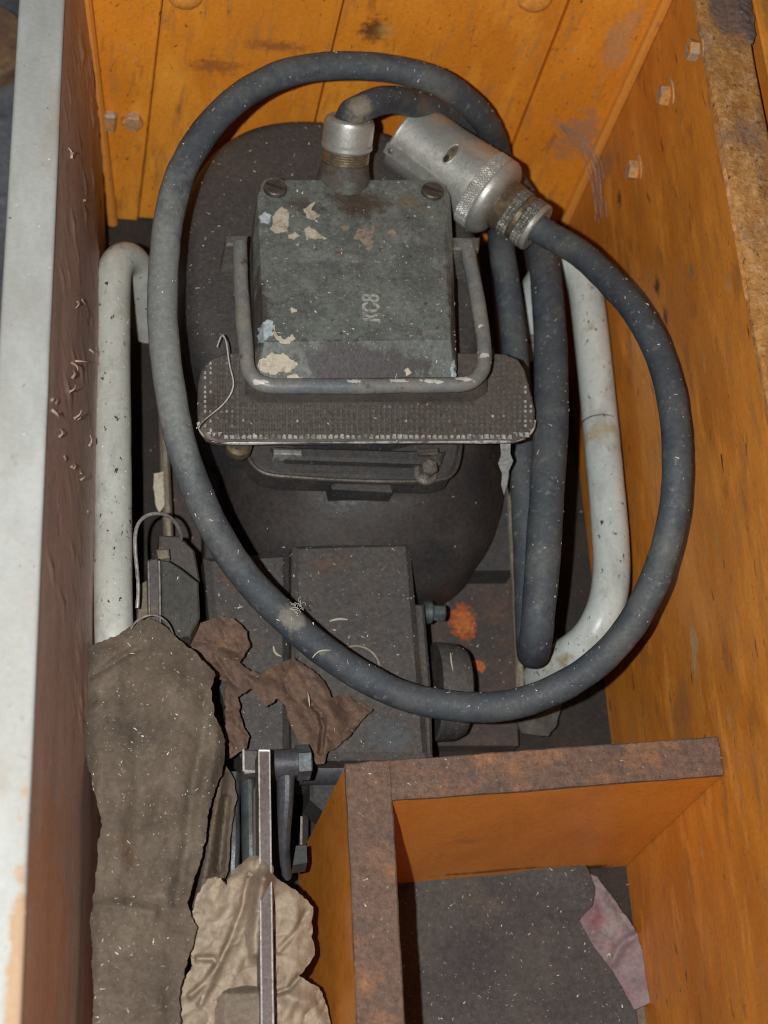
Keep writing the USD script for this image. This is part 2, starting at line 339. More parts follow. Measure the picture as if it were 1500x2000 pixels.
mat('mauve', (0.215, 0.155, 0.165), [((0.20, 0.085, 0.10), 55, 0.50, 0.62, (1, 1, 1), 5, 1), ((0.27, 0.225, 0.21), 70, 0.50, 0.70, (1, 1, 1), 6, 3), ((0.14, 0.115, 0.11), 140, 0.54, 0.68, (1, 1, 1), 6, 5)], rough=0.65, bump=0.6, grit=.3)
# machine
def rusty(N, L, cur):
    a = at(905, 1215, 0.012)
    cur = spot(N, L, cur, 'sa', a, (0.0125, 0.018, 0.05), (0.30, 0.075, 0.020), 1.0, 170, (0.28, 0.40))
    cur = spot(N, L, cur, 'sc', a, (0.011, 0.016, 0.05), (0.40, 0.115, 0.032), 0.9, 420, (0.36, 0.52))
    cur = spot(N, L, cur, 'sb', at(935, 1300, 0.012), (0.006, 0.006, 0.05), (0.40, 0.11, 0.03), 1.0, 300, (0.30, 0.40))
    return cur
mat('base_rust', (0.058, 0.047, 0.044), [((0.10, 0.062, 0.048), 70, 0.45, 0.7, (1, 1, 1), 6, 1), ((0.36, 0.11, 0.035), 130, 0.68, 0.74, (1, 1, 1), 5, 5), ((0.15, 0.12, 0.11), 600, 0.66, 0.74, (1, 1, 1), 4, 2)], rough=0.75, bump=0.6, extra=rusty)
mat('dark_iron', (0.034, 0.034, 0.036), [((0.055, 0.050, 0.046), 45, 0.42, 0.66, (1, 1, 1), 6, 1), ((0.026, 0.027, 0.030), 30, 0.5, 0.68, (1, 1, 1), 6, 2), ((0.085, 0.050, 0.032), 110, 0.61, 0.75, (1, 1, 1), 6, 3), ((0.13, 0.12, 0.11), 500, 0.62, 0.72, (1, 1, 1), 5, 4), ((0.24, 0.22, 0.20), 1100, 0.66, 0.72, (1, 1, 1), 3, 5)],
    rough=0.6, bump=0.8, bscale=600, dust=((0.068, 0.063, 0.060), 0.75))
def nose_rust(N, L, cur):
    cur = spot(N, L, cur, 'sa', at(470, 1120, .058), (.018, .018, .05), (0.12, 0.062, 0.036), 0.85, 120, (0.3, 0.5))
    cur = spot(N, L, cur, 'sb', at(640, 1100, .066), (.020, .012, .05), (0.11, 0.075, 0.055), 0.7, 140, (0.3, 0.5))
    cur = spot(N, L, cur, 'sc', at(760, 1440, .066), (.020, .014, .05), (0.085, 0.090, 0.100), 0.7, 120, (0.3, 0.5))
    return cur
mat('greasy_iron', (0.036, 0.031, 0.030), [((0.052, 0.044, 0.040), 45, 0.42, 0.66, (1, 1, 1), 6, 1), ((0.026, 0.024, 0.026), 30, 0.5, 0.68, (1, 1, 1), 6, 2), ((0.075, 0.046, 0.032), 110, 0.62, 0.76, (1, 1, 1), 6, 3)], rough=0.55, bump=0.6, bscale=400)
mat('nose_iron', (0.050, 0.047, 0.047), [((0.080, 0.066, 0.055), 40, 0.42, 0.66, (1, 1, 1), 6, 1), ((0.035, 0.035, 0.038), 60, 0.52, 0.68, (1, 1, 1), 6, 7), ((0.12, 0.065, 0.035), 110, 0.61, 0.76, (1, 1, 1), 6, 3), ((0.19, 0.175, 0.16), 500, 0.60, 0.72, (1, 1, 1), 5, 4), ((0.33, 0.30, 0.27), 1100, 0.66, 0.72, (1, 1, 1), 3, 5)],
    rough=0.65, bump=0.9, bscale=700, dust=((0.100, 0.090, 0.084), 0.65), extra=nose_rust)
def cover_stains(N, L, cur):
    cur = spot(N, L, cur, 'sa', at(700, 400, 0.147), (0.030, 0.024, 0.05), (0.070, 0.048, 0.034), 0.9, 120)
    cur = spot(N, L, cur, 'sb', at(800, 400, 0.147), (0.020, 0.012, 0.05), (0.16, 0.13, 0.085), 0.8, 120)
    cur = spot(N, L, cur, 'sc', at(715, 460, 0.150), (0.006, 0.010, 0.05), (0.30, 0.24, 0.19), 1.0, 260)
    cur = spot(N, L, cur, 'sd', at(600, 410, 0.147), (0.022, 0.014, 0.05), (0.075, 0.058, 0.048), 0.8, 120)
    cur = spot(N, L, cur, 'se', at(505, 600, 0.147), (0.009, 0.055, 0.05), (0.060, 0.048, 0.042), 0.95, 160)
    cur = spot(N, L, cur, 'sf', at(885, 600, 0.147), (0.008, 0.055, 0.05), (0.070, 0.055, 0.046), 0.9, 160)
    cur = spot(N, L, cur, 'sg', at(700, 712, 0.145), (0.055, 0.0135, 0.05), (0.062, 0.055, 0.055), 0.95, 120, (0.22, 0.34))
    return cur
mat('cover_paint', (0.126, 0.137, 0.123), [((0.090, 0.097, 0.090), 40, 0.42, 0.62, (1, 1, 1), 6, 1), ((0.165, 0.172, 0.158), 70, 0.52, 0.70, (1, 1, 1), 6, 2), ((0.085, 0.062, 0.046), 90, 0.60, 0.70, (1, 1, 1), 6, 3), ((0.055, 0.052, 0.050), 300, 0.61, 0.70, (1, 1, 1), 6, 7), ((0.30, 0.29, 0.26), 600, 0.63, 0.71, (1, 1, 1), 4, 4)],
    rough=0.5, bump=0.8, bscale=500, extra=cover_stains, grit=0.42, gain=1.13)
mat('flake_cream', (0.40, 0.36, 0.28), [((0.27, 0.22, 0.16), 260, 0.5, 0.65, (1, 1, 1), 5, 1)], rough=0.8, bump=0.6, gain=1.25, grit=0.25)
mat('boss_grime', (0.078, 0.066, 0.055), [((0.105, 0.11, 0.10), 90, 0.52, 0.66, (1, 1, 1), 6, 1), ((0.05, 0.04, 0.034), 200, 0.55, 0.7, (1, 1, 1), 6, 2)], rough=0.7, bump=0.8)
mat('flake_tan', (0.26, 0.21, 0.165), [((0.16, 0.115, 0.085), 300, 0.46, 0.6, (1, 1, 1), 6, 1)], rough=0.8, bump=0.6)
mat('flake_blue', (0.36, 0.42, 0.45), [((0.45, 0.48, 0.48), 200, 0.5, 0.65, (1, 1, 1), 5, 1)], rough=0.7, bump=0.3)
mat('stamp_worn', (0.33, 0.32, 0.29), [((0.16, 0.165, 0.15), 500, 0.5, 0.62, (1, 1, 1), 4, 1)], rough=0.5, metal=0.2, bump=0.4, gain=1.4)
def bail_chips(N, L, cur):
    for k, (a, b_, ra) in enumerate(((500, 752, .006), (690, 752, .004), (775, 750, .007), (845, 752, .008), (905, 748, .008), (944, 700, .005), (930, 640, .004), (472, 545, .006))):
        cur = spot(N, L, cur, f's{k}', at(a, b_ - 6, .1512), (ra * 1.5, .0022, .0030), (0.50, 0.48, 0.44), 1.0, 420, (0.36, 0.40))
    return cur
mat('bail_paint', (0.165, 0.17, 0.165), [((0.21, 0.195, 0.17), 60, 0.45, 0.62, (1, 1, 1), 6, 1), ((0.115, 0.135, 0.15), 45, 0.52, 0.66, (1, 1, 1), 5, 2), ((0.09, 0.065, 0.05), 150, 0.60, 0.72, (1, 1, 1), 6, 5)], rough=0.45, bump=0.5, bscale=500, extra=bail_chips, grit=0.25)
mat('ear_iron', (0.135, 0.125, 0.11), [((0.20, 0.19, 0.17), 120, 0.5, 0.66, (1, 1, 1), 6, 1), ((0.08, 0.065, 0.05), 150, 0.56, 0.7, (1, 1, 1), 6, 2)], rough=0.5, metal=0.25, bump=0.6)
mat('bail_worn', (0.50, 0.49, 0.46), [((0.30, 0.30, 0.30), 200, 0.5, 0.6, (1, 1, 1), 4, 1)], rough=0.35, metal=0.5, bump=0.4, gain=0.8)
mat('plate_iron', (0.090, 0.080, 0.073), [((0.12, 0.10, 0.085), 60, 0.45, 0.7, (1, 1, 1), 6, 1), ((0.15, 0.12, 0.075), 70, 0.6, 0.78, (1, .5, 1), 6, 2), ((0.07, 0.056, 0.05), 40, 0.5, 0.75, (1, 1, 1), 6, 3)], rough=0.5, metal=0.25, bump=0.6, bscale=900, gain=1.2)
mat('knurl_iron', (0.165, 0.145, 0.125), [((0.10, 0.085, 0.07), 60, 0.48, 0.66, (1, 1, 1), 6, 1), ((0.26, 0.24, 0.22), 300, 0.60, 0.72, (1, 1, 1), 4, 2)], rough=0.42, metal=0.3, bump=0.4)
mat('plate_worn', (0.62, 0.61, 0.58), [((0.26, 0.25, 0.23), 160, 0.50, 0.60, (1, 1, 1), 5, 1)], rough=0.30, metal=0.35, bump=0.4)
mat('zinc', (0.40, 0.40, 0.37), [((0.30, 0.30, 0.28), 70, 0.42, 0.7, (1, 1, 1), 5, 1), ((0.20, 0.165, 0.13), 60, 0.60, 0.80, (1, 1, 1), 6, 2), ((0.10, 0.09, 0.08), 420, 0.68, 0.75, (1, 1, 1), 3, 3)], rough=0.46, metal=0.6, bump=0.25, bscale=700, rough_var=0.1, gain=1.18, grit=0.16)
mat('zinc_dark', (0.22, 0.21, 0.19), [((0.15, 0.12, 0.09), 90, 0.5, 0.75, (1, 1, 1), 5, 1)], rough=0.45, metal=0.55, bump=0.3, gain=0.85)
mat('brassy', (0.27, 0.215, 0.145), [((0.14, 0.11, 0.085), 150, 0.5, 0.7, (1, 1, 1), 5, 1), ((0.42, 0.38, 0.30), 120, 0.62, 0.74, (1, 1, 1), 5, 2)], rough=0.36, metal=0.65, bump=0.3, gain=0.9)
mat('bolt_steel', (0.20, 0.18, 0.155), [((0.11, 0.085, 0.07), 140, 0.5, 0.7, (1, 1, 1), 5, 1)], rough=0.38, metal=0.6, bump=0.4)
mat('screw_head', (0.10, 0.085, 0.072), [((0.16, 0.135, 0.115), 200, 0.5, 0.7, (1, 1, 1), 5, 1)], rough=0.5, metal=0.5, bump=0.5)
mat('cavity', (0.02, 0.018, 0.016), rough=0.9)
TB = [((0.54, 0.56, 0.52), 30, 0.42, 0.68, (1, .5, 1), 4, 1), ((0.33, 0.34, 0.32), 90, 0.50, 0.72, (1, .4, 1), 7, 2), ((0.27, 0.24, 0.18), 60, 0.60, 0.80, (1, 1, 1), 6, 6), ((0.05, 0.045, 0.04), 300, 0.65, 0.675, (1, .6, 1), 4, 3), ((0.20, 0.19, 0.17), 500, 0.64, 0.72, (1, .7, 1), 5, 9)]
mat('tube_left', (0.455, 0.46, 0.415), TB, rough=0.42, bump=0.3, bscale=300, rough_var=0.1, gain=0.98, grit=0.13)
def ring_stain(N, L, cur):
    cur = spot(N, L, cur, 'sa', at(1168, 838, 0.09), (0.03, 0.012, 0.03), (0.36, 0.28, 0.17), 0.75, 120)
    cur = spot(N, L, cur, 'sb', at(1080, 1290, 0.07), (0.02, 0.012, 0.03), (0.25, 0.19, 0.08), 0.9, 120)
    return cur
mat('tube_right', (0.42, 0.47, 0.46), TB, rough=0.34, bump=0.25, bscale=300, extra=ring_stain, rough_var=0.1, gain=1.0, grit=0.12)
mat('rail_edge', (0.20, 0.17, 0.125), [((0.33, 0.29, 0.22), 110, 0.5, 0.7, (1, .3, 1), 5, 1), ((0.10, 0.075, 0.05), 90, 0.56, 0.75, (1, .4, 1), 5, 2)], rough=0.55, bump=0.5)
def rub(N, L, cur):
    cur = spot(N, L, cur, 'sa', at(315, 620, .165), (.035, .16, .09), (0.205, 0.215, 0.200), 0.80, 60, (0.25, 0.55))
    cur = spot(N, L, cur, 'sb', at(850, 215, .16), (.02, .02, .03), (0.13, 0.105, 0.085), 0.8, 100, (0.3, 0.5))
    cur = spot(N, L, cur, 'sc', at(700, 220, .178), (.012, .012, .03), (0.19, 0.155, 0.115), 0.9, 160, (0.3, 0.45))
    cur = spot(N, L, cur, 'sd', at(570, 1205, .12), (.012, .012, .03), (0.20, 0.185, 0.16), 0.9, 160, (0.3, 0.5))
    return cur
mat('rubber', (0.055, 0.065, 0.074), [((0.036, 0.044, 0.058), 34, 0.44, 0.62, (1, 1, 1), 5, 1), ((0.100, 0.104, 0.100), 30, 0.50, 0.68, (1, 1, 1), 6, 2), ((0.150, 0.148, 0.135), 240, 0.585, 0.72, (1, 1, 1), 7, 3), ((0.026, 0.034, 0.055), 70, 0.60, 0.72, (1, 1, 1), 5, 8), ((0.03, 0.032, 0.036), 300, 0.64, 0.74, (1, 1, 1), 5, 4)],
    rough=0.68, bump=0.45, bscale=700, dust=((0.100, 0.106, 0.108), 0.30), extra=rub, grit=0.3)
mat('cloth_brown', (0.120, 0.094, 0.070), [((0.092, 0.072, 0.056), 28, 0.42, 0.62, (1, 1, 1), 6, 1), ((0.150, 0.120, 0.092), 40, 0.52, 0.70, (1, 1, 1), 6, 2), ((0.105, 0.062, 0.038), 45, 0.58, 0.74, (1, .4, 1), 6, 6), ((0.20, 0.165, 0.125), 500, 0.62, 0.72, (1, 1, 1), 5, 4)], rough=0.95, bump=0.5, bscale=1400, bdist=0.0004, spec=0.05, grit=0.28, gain=1.14)
mat('cloth_tan', (0.345, 0.275, 0.205), [((0.26, 0.20, 0.15), 35, 0.48, 0.70, (1, 1, 1), 5, 1), ((0.41, 0.335, 0.26), 50, 0.52, 0.75, (1, 1, 1), 5, 2), ((0.19, 0.14, 0.11), 55, 0.64, 0.78, (1, 1, 1), 6, 6), ((0.12, 0.09, 0.07), 500, 0.72, 0.77, (1, 1, 1), 3, 3)], rough=0.95, bump=0.8, bscale=1400, bdist=0.0004, spec=0.03, gain=1.05, grit=0.25)
mat('cloth_stained', (0.17, 0.135, 0.105), [((0.22, 0.175, 0.14), 60, 0.45, 0.70, (1, 1, 1), 5, 1)], rough=0.95, bump=0.8, bscale=1400, bdist=0.0004, spec=0.03, gain=1.15, grit=0.3)
mat('leather', (0.165, 0.098, 0.068), [((0.13, 0.082, 0.062), 45, 0.45, 0.66, (1, 1, 1), 5, 1), ((0.25, 0.145, 0.082), 70, 0.58, 0.74, (1, 1, 1), 6, 2), ((0.36, 0.31, 0.25), 900, 0.69, 0.74, (1, 1, 1), 3, 4)], rough=0.75, bump=0.9, bscale=700, bdist=0.0006, gain=0.82)
mat('blue_iron', (0.095, 0.105, 0.107), [((0.13, 0.16, 0.18), 90, 0.5, 0.7, (1, .5, 1), 5, 1), ((0.06, 0.06, 0.06), 70, 0.52, 0.72, (1, 1, 1), 5, 2)], rough=0.45, metal=0.35, bump=0.5, gain=0.95)
mat('violet_iron', (0.085, 0.085, 0.098), [((0.12, 0.125, 0.15), 70, 0.5, 0.7, (1, .5, 1), 5, 1), ((0.06, 0.055, 0.05), 90, 0.55, 0.75, (1, 1, 1), 5, 2)], rough=0.45, metal=0.35, bump=0.5, gain=1.0)
mat('strip_brown', (0.20, 0.155, 0.145), [((0.25, 0.21, 0.20), 80, 0.5, 0.7, (1, .4, 1), 5, 1)], rough=0.45, metal=0.3, bump=0.4, gain=0.75)
mat('bright_steel', (0.72, 0.70, 0.67), [((0.45, 0.42, 0.39), 200, 0.58, 0.72, (1, .3, 1), 4, 1)], rough=0.38, metal=0.55, bump=0.3)
mat('brush_dark', (0.070, 0.068, 0.058), [((0.095, 0.085, 0.07), 50, 0.5, 0.7, (1, 1, 1), 5, 1), ((0.20, 0.19, 0.17), 300, 0.70, 0.78, (1, .2, 1), 4, 2)], rough=0.5, bump=0.4)
mat('brush_plate', (0.11, 0.098, 0.095), [((0.16, 0.13, 0.10), 90, 0.5, 0.7, (1, 1, 1), 5, 1)], rough=0.5, bump=0.4, metal=0.2)
mat('card_tan', (0.17, 0.135, 0.095), rough=0.85, bump=0.5)
mat('wire', (0.46, 0.44, 0.43), [((0.25, 0.22, 0.20), 300, 0.5, 0.7, (1, 1, 1), 4, 1)], rough=0.4, metal=0.6, bump=0.2)
mat('paper_grey', (0.42, 0.44, 0.43), [((0.30, 0.31, 0.30), 200, 0.5, 0.65, (1, 1, 1), 5, 1)], rough=0.75, bump=0.4)
usdkit.material(stage, '/World/Looks/speck', {'g': ('geometry', {}), 'n': ('noise_texture', {'scale': 330, 'detail': 1}), 'r': ('rgb_ramp', {'ramp': [(0.0, (0.16, 0.145, 0.13)), (0.36, (0.22, 0.20, 0.17)), (0.55, (0.45, 0.42, 0.36)), (0.68, (0.90, 0.88, 0.82)), (1.0, (0.92, 0.90, 0.85))]}), 'p': ('principled_bsdf', {'roughness': 0.6})},
                [('g.position', 'n.vector'), ('n.fac', 'r.fac'), ('r.color', 'p.base_color')], surface='p.BSDF')
mat('shaving', (0.55, 0.48, 0.37), rough=0.6, bump=0.2, gain=0.85)
mat('web', (0.50, 0.49, 0.45), rough=0.7, bump=0.1)
mat('resin', (0.15, 0.105, 0.09), [((0.28, 0.20, 0.15), 90, 0.5, 0.7, (1, 1, 1), 4, 1)], rough=0.18, bump=0.9, bscale=260, bdist=0.0014)
def rail_spot(N, L, cur):
    return spot(N, L, cur, 'sa', at(1425, 30, H), (.022, .045, .03), (0.17, 0.11, 0.095), 0.9, 70, (0.3, 0.5))
H = 0.2404
mat('rail_wood', (0.48, 0.235, 0.078), [((0.36, 0.155, 0.045), 110, 0.42, 0.60, (1, .6, 1), 6, 1), ((0.56, 0.31, 0.14), 160, 0.52, 0.68, (1, .7, 1), 6, 2), ((0.15, 0.065, 0.025), 300, 0.60, 0.68, (1, .8, 1), 5, 3), ((0.22, 0.15, 0.12), 30, 0.54, 0.70, (1, .6, 1), 6, 4)], rough=0.36, bump=0.9, bscale=300, bdist=0.0010, bstretch=(1, .8, 1), extra=rail_spot, bdetail=4)
mat('ground_grey', (0.15, 0.16, 0.17), [((0.09, 0.09, 0.095), 25, 0.45, 0.65, (1, 1, 1), 6, 1), ((0.26, 0.25, 0.23), 60, 0.58, 0.75, (1, 1, 1), 6, 2), ((0.07, 0.09, 0.13), 50, 0.6, 0.75, (1, 1, 1), 5, 3)], rough=0.85, bump=0.6)
mat('rust_disc', (0.20, 0.115, 0.075), [((0.32, 0.21, 0.09), 30, 0.48, 0.68, (1, 1, 1), 5, 1), ((0.12, 0.06, 0.05), 45, 0.52, 0.7, (1, 1, 1), 5, 2)], rough=0.7, bump=0.6)

# ------------------------------------------------------------------ the setting
put('ground', rbox(-1.2, 1.4, -1.6, 1.2, -0.07, -0.02, 0.002), 'ground_grey', kind='structure', label='grey dirty concrete ground outside the case')
# ------------------------------------------------------------------ the wooden case
W, H, HD = 0.30, 0.2404, 0.1389
XT, XB = 0.0054, 0.0350
YN = -0.66
case = thing('wooden_case', 'old orange painted wooden case with bare worn edges, holding the machine', 'case')
put('floor_board', rbox(-0.016, 0.324, YN, 0.018, -0.018, 0.0), 'floor_dark', case, dusty=0.3)
sx = [at(312, 60, y=0)[0], at(632, 170, y=0)[0], at(1068, 110, y=0)[0]]
put('plank', rbox(sx[0], sx[1] - 0.0004, 0.0, 0.018, 0.0005, H - 0.004, 0.0006), 'orange_far', case)
put('plank', rbox(sx[1] + 0.0004, sx[2], 0.0003, 0.018, 0.0005, H - 0.004, 0.0006), 'orange_far', case)
put('plank', rbox(XB * 0.3, sx[0] - 0.0006, -0.0022, 0.018, 0.0005, H, 0.0008), 'orange_far', case)
put('plank', rbox(sx[2] + 0.0005, W - 0.0005, -0.0020, 0.018, 0.0005, H, 0.0008), 'orange_far', case)
# left wall, its inner face leaning, with a pale top edge
def lw(z, y=-0.3):
    t = np.asarray(z) / H
    xb = 0.0345 + 0.0070 * np.clip((-0.04 - np.asarray(y)) / 0.10, 0, 1)
    return xb + (XT - xb) * t + 0.012 * t * (1 - t)
n, ny = 36, 260
zz = np.linspace(0.0, H - 0.003, n); yy = np.linspace(YN, -0.0005, ny)
Z, Y = np.meshgrid(zz, yy, indexing='ij')
X = lw(Z, Y) - 0.0004 + np.clip((H - 0.006 - Z) / 0.02, 0, 1) * (0.0006 * (meshkit.fbm(np.stack([Z * 60, Y * 18, Z * 0], -1), 4, 3) - 0.5) + 0.0010 * np.clip(meshkit.fbm(np.stack([Z * 240, Y * 130, Z * 0], -1), 4, 8) - 0.66, 0, 1) * 6 * (Y > -0.36))
v = np.vstack([np.stack([X, Y, Z], -1).reshape(-1, 3), np.stack([X * 0 - 0.0136, Y, Z], -1).reshape(-1, 3)])
i = (np.arange(n - 1)[:, None] * ny + np.arange(ny - 1)[None]).ravel()
q1 = np.c_[i, i + ny, i + ny + 1, i + 1]; q2 = q1[:, ::-1] + n * ny
b = [np.r_[np.arange(ny)], np.arange(ny) + (n - 1) * ny]
cap_ = []
for row, flip in ((b[0], 0), (b[1], 1)):
    a_, c_ = row[:-1], row[1:]
    q = np.c_[a_, c_, c_ + n * ny, a_ + n * ny]; cap_.append(q[:, ::-1] if flip else q)
for col, flip in ((np.arange(n) * ny, 1), (np.arange(n) * ny + ny - 1, 0)):
    a_, c_ = col[:-1], col[1:]
    q = np.c_[a_, c_, c_ + n * ny, a_ + n * ny]; cap_.append(q[:, ::-1] if flip else q)
q = np.vstack([q1, q2] + cap_)
lm = trimesh.Trimesh(v, np.vstack([q[:, [0, 1, 2]], q[:, [0, 2, 3]]]), process=False)
trimesh.repair.fix_normals(lm)
put('left_wall', lm, 'brown_inner', case, dusty=0.25)

def edge_bar(x0, x1, z0, z1, y0, y1, amp, seed, ny=420, b=0.0014, dent=0.0):
    """A long wooden edge along y with uneven, worn arrises."""
    sec = np.array([[x0, z0], [x0, z1 - b], [x0 + b * .35, z1 - b * .35], [x0 + b, z1]] + [[x0 + (x1 - x0) * t, z1] for t in np.linspace(.12, .88, 14)] + [[x1 - b, z1], [x1 - b * .35, z1 - b * .35], [x1, z1 - b], [x1, z0]])
    ys = np.linspace(y0, y1, ny)
    v = np.zeros((ny, len(sec), 3))
    v[:, :, 0] = sec[:, 0]; v[:, :, 2] = sec[:, 1]; v[:, :, 1] = ys[:, None]
    d = meshkit.fbm(v * np.array([160, 55, 160.0]), 4, seed) - 0.5
    e = meshkit.fbm(v * np.array([60, 18, 60.0]), 3, seed + 9)
    top = v[:, :, 2] > z1 - b * 1.1
    v[:, :, 2] += np.where(top, amp * d, 0)
    side = np.clip((np.abs(v[:, :, 0] - (x0 + x1) / 2) / ((x1 - x0) / 2) - 0.72) / 0.28, 0, 1)
    v[:, :, 2] -= np.where(top, dent * side * np.clip(e - 0.5, 0, 1) * 4, 0)
    v[:, :, 0] += np.where(np.arange(len(sec))[None] < 3, 1, -1) * side * dent * np.clip(e - 0.52, 0, 1) * 3 * top
    m_ = len(sec)
    i = (np.arange(ny - 1)[:, None] * m_ + np.arange(m_)[None]).ravel()
    j = (np.arange(ny - 1)[:, None] * m_ + (np.arange(m_)[None] + 1) % m_).ravel()
    q = np.c_[i, j, j + m_, i + m_]
    V = v.reshape(-1, 3); k = len(V)
    V = np.vstack([V, v[0].mean(0), v[-1].mean(0)])
    a_ = np.arange(m_); c_ = (a_ + 1) % m_
    f = np.vstack([q[:, [0, 1, 2]], q[:, [0, 2, 3]], np.c_[a_, np.full(m_, k), c_], np.c_[a_ + (ny - 1) * m_, c_ + (ny - 1) * m_, np.full(m_, k + 1)]])
    m = trimesh.Trimesh(V, f, process=False)
    trimesh.repair.fix_normals(m)
    return m
put('top_edge', edge_bar(-0.0138, XT + 0.0003, H - 0.004, H, YN, 0.018, 0.0003, 5, dent=0.0006), 'white_edge', case, 'pale worn paint on the top of the near left wall', dusty=0.25)
# right wall, its rough worn top rail, and the strip beyond the dark gap
put('right_wall', rbox(W, W + 0.024, YN, 0.018, 0.0, H - 0.004, 0.0006), 'orange_right', case)
put('top_rail', edge_bar(W - 0.0004, W + 0.024, H - 0.004, H, YN, 0.018, 0.0016, 21, dent=0.0022), 'rail_wood', case, 'rough worn bare wood along the top of the right wall')
c0 = at(1436, 30, H)
rs = trimesh.creation.icosphere(4); rs.vertices *= [0.0050, 0.020, 0.0020]
rs.vertices += (rs.vertices / np.linalg.norm(rs.vertices, axis=1)[:, None]) * 0.0050 * (meshkit.fbm(rs.vertices * 260, 4, 4)[:, None] - 0.5)
rs.apply_translation(c0 + [0.0050, 0.004, -0.0004])
put('varnish_lump', rs, 'resin', case, 'glossy grey dried varnish at the far end of the right top rail')
put('outer_strip', rbox(W + 0.0300, W + 0.052, YN, 0.03, 0.12, H - 0.001, 0.001), 'orange_right', case)
# corner beads
bl = []
for z in (0.001, H - 0.002):
    x = XB + (XT - XB) * z / H - 0.0005
    for dx, dy in ((0.0006, -0.0028), (0.0006, -0.0075), (0.0050, -0.0080), (0.0064, -0.0066), (0.0066, -0.0026)):
        bl.append((x + dx - 0.0012 * (z > 0.1), dy, z))
put('corner_bead', hull(bl), 'orange_bead', case)
br = []
for z in (0.001, H - 0.002):
    for dx, dy in ((-0.0004, -0.0024), (-0.0004, -0.0062), (-0.0026, -0.0066), (-0.0044, -0.0050), (-0.0046, -0.0024)):
        br.append((W + dx, dy, z))
put('corner_bead', hull(br), 'orange_bead', case)
# divider boards
X1, X2, Y1, Y2, SK = 0.13386, 0.15217, -0.36261, -0.37945, -0.01489
def sk(x):
    return SK * (W - x) / (W - X1)
def rough_slab(poly, z0, z1, seed, amp=0.0006, step=0.0022):
    """A board stood on edge: plan outline, extruded, with a fine uneven top edge."""
    m = slab(sg.Polygon(poly).buffer(0.0004, join_style=2).exterior.coords[:-1], z0, z1, 0.0007)
    m = m.subdivide_to_size(max_edge=0.004, max_iter=14)
    n_ = meshkit.fbm(m.vertices * 220, 4, seed) - 0.5
    t = (m.vertices[:, 2] > z1 - 0.0012)
    m.vertices[:, 2] += t * n_ * amp
    n2 = meshkit.fbm(m.vertices * 90, 4, seed + 3) - 0.5
    m.vertices[:, 0] += n2 * amp * 0.8 * (m.vertices[:, 2] > z1 - 0.004)
    m.vertices[:, 1] += n2 * amp * 0.8 * (m.vertices[:, 2] > z1 - 0.004)
    return m
lb = [(X1, Y1 + sk(X1)), (X2 - 0.0001, Y1 + sk(X2)), (X2 - 0.0001, YN), (X1, YN)]
cb = [(X2, Y1 + sk(X2)), (W - 0.0006, Y1), (W - 0.0006, Y2), (X2, Y2 + sk(X2))]
d1 = put('divider_board', slab(lb, 0, HD - 0.003, 0.0006), 'orange_inner', case)
put('board_edge', rough_slab(lb, HD - 0.0035, HD, 3, .0016), 'dusty_edge', d1, dusty=0.8)
d2 = put('divider_board', slab(cb, 0, HD - 0.003, 0.0006), 'orange_inner', case)
put('board_edge', rough_slab(cb, HD - 0.0035, HD, 8, .0016), 'dusty_edge', d2, dusty=0.8)
# bolts, rivets
p = at(212, 230, y=-0.0022)
put('bolt_head', rbox(p[0] - 0.0026, p[0] + 0.0040, -0.0072, -0.0020, p[2] - 0.006, p[2] + 0.007, 0.0013), 'bolt_paint', case)
p = at(258, 232, y=-0.0022)
put('bolt_head', hexprism((p[0], -0.0042, p[2]), (0, -1, 0), 0.0058, 0.0046, 0.2), 'bolt_paint', case)
for a, b_ in ((362, -8), (1045, -2)):
    p = at(a, b_, y=0.0)
    put('rivet', dome((p[0], 0.0003, p[2]), (0, -1, 0), 0.0088, 0.0042), 'orange_dome', case)
for a, b_, s in ((1360, 98, 1), (1303, 187, 2), (1241, 333, 3)):
    p = at(a, b_, x=W)
    bo = hexprism((W - 0.0022, p[1], p[2]), (-1, 0, 0), 0.0052, 0.0046, 0.3 * s)
    hp = put('bolt_head', bo, 'bolt_paint', case)
    arc = [(W - 0.0003, p[1] + 0.012 * math.cos(t) - .002, p[2] + 0.012 * math.sin(t) - .003) for t in np.linspace(0.5, 2.3, 14)]
    put('paint_crescent', tube(arc, np.r_[np.linspace(.0002, .0009, 7), np.linspace(.0009, .0002, 7)], 8), 'bolt_paint', hp)
# ------------------------------------------------------------------ the machine
mach = thing('electric_machine', 'dark iron electric machine with domed motor, terminal box, knurled foot plate and pale tube handles', 'machine')
put('base_plate', px_slab([(330, 640), (1000, 640), (1014, 1455), (340, 1455)], 0.001, 0.012), 'base_rust', mach, dusty=0.8)
put('deck', px_slab([(395, 700), (985, 700), (1003, 1112), (400, 1118)], 0.0118, 0.030, 0.001), 'dark_iron', mach, dusty=0.6)
rail = [at(960, 480, .018), at(984, 800, .030), at(1000, 1000, .030), at(1006, 1120, .030), at(1012, 1250, .030), at(1018, 1400, .030)]
rl = spline(rail, 60)
put('rail', tube(rl, 0.0024, 10, rough=0.0006, seed=4, flat=1.5), 'rail_edge', mach)
ls = [at(318, 780, .030), at(322, 900, .030), at(330, 1080, .030), at(336, 1240, .030)]
put('rail', tube(spline(ls, 50), 0.0028, 10, rough=0.0006, seed=9, flat=1.6), 'rail_edge', mach)
put('bare_patch', sheet([(301, 926), (318, 922), (322, 950), (321, 985), (312, 1000), (304, 985), (300, 950)], lambda u, v: .0335 + .0005 * fb(u, v, 9, 71), 3, .0006, 2.0, 72), 'flake_cream', mach)
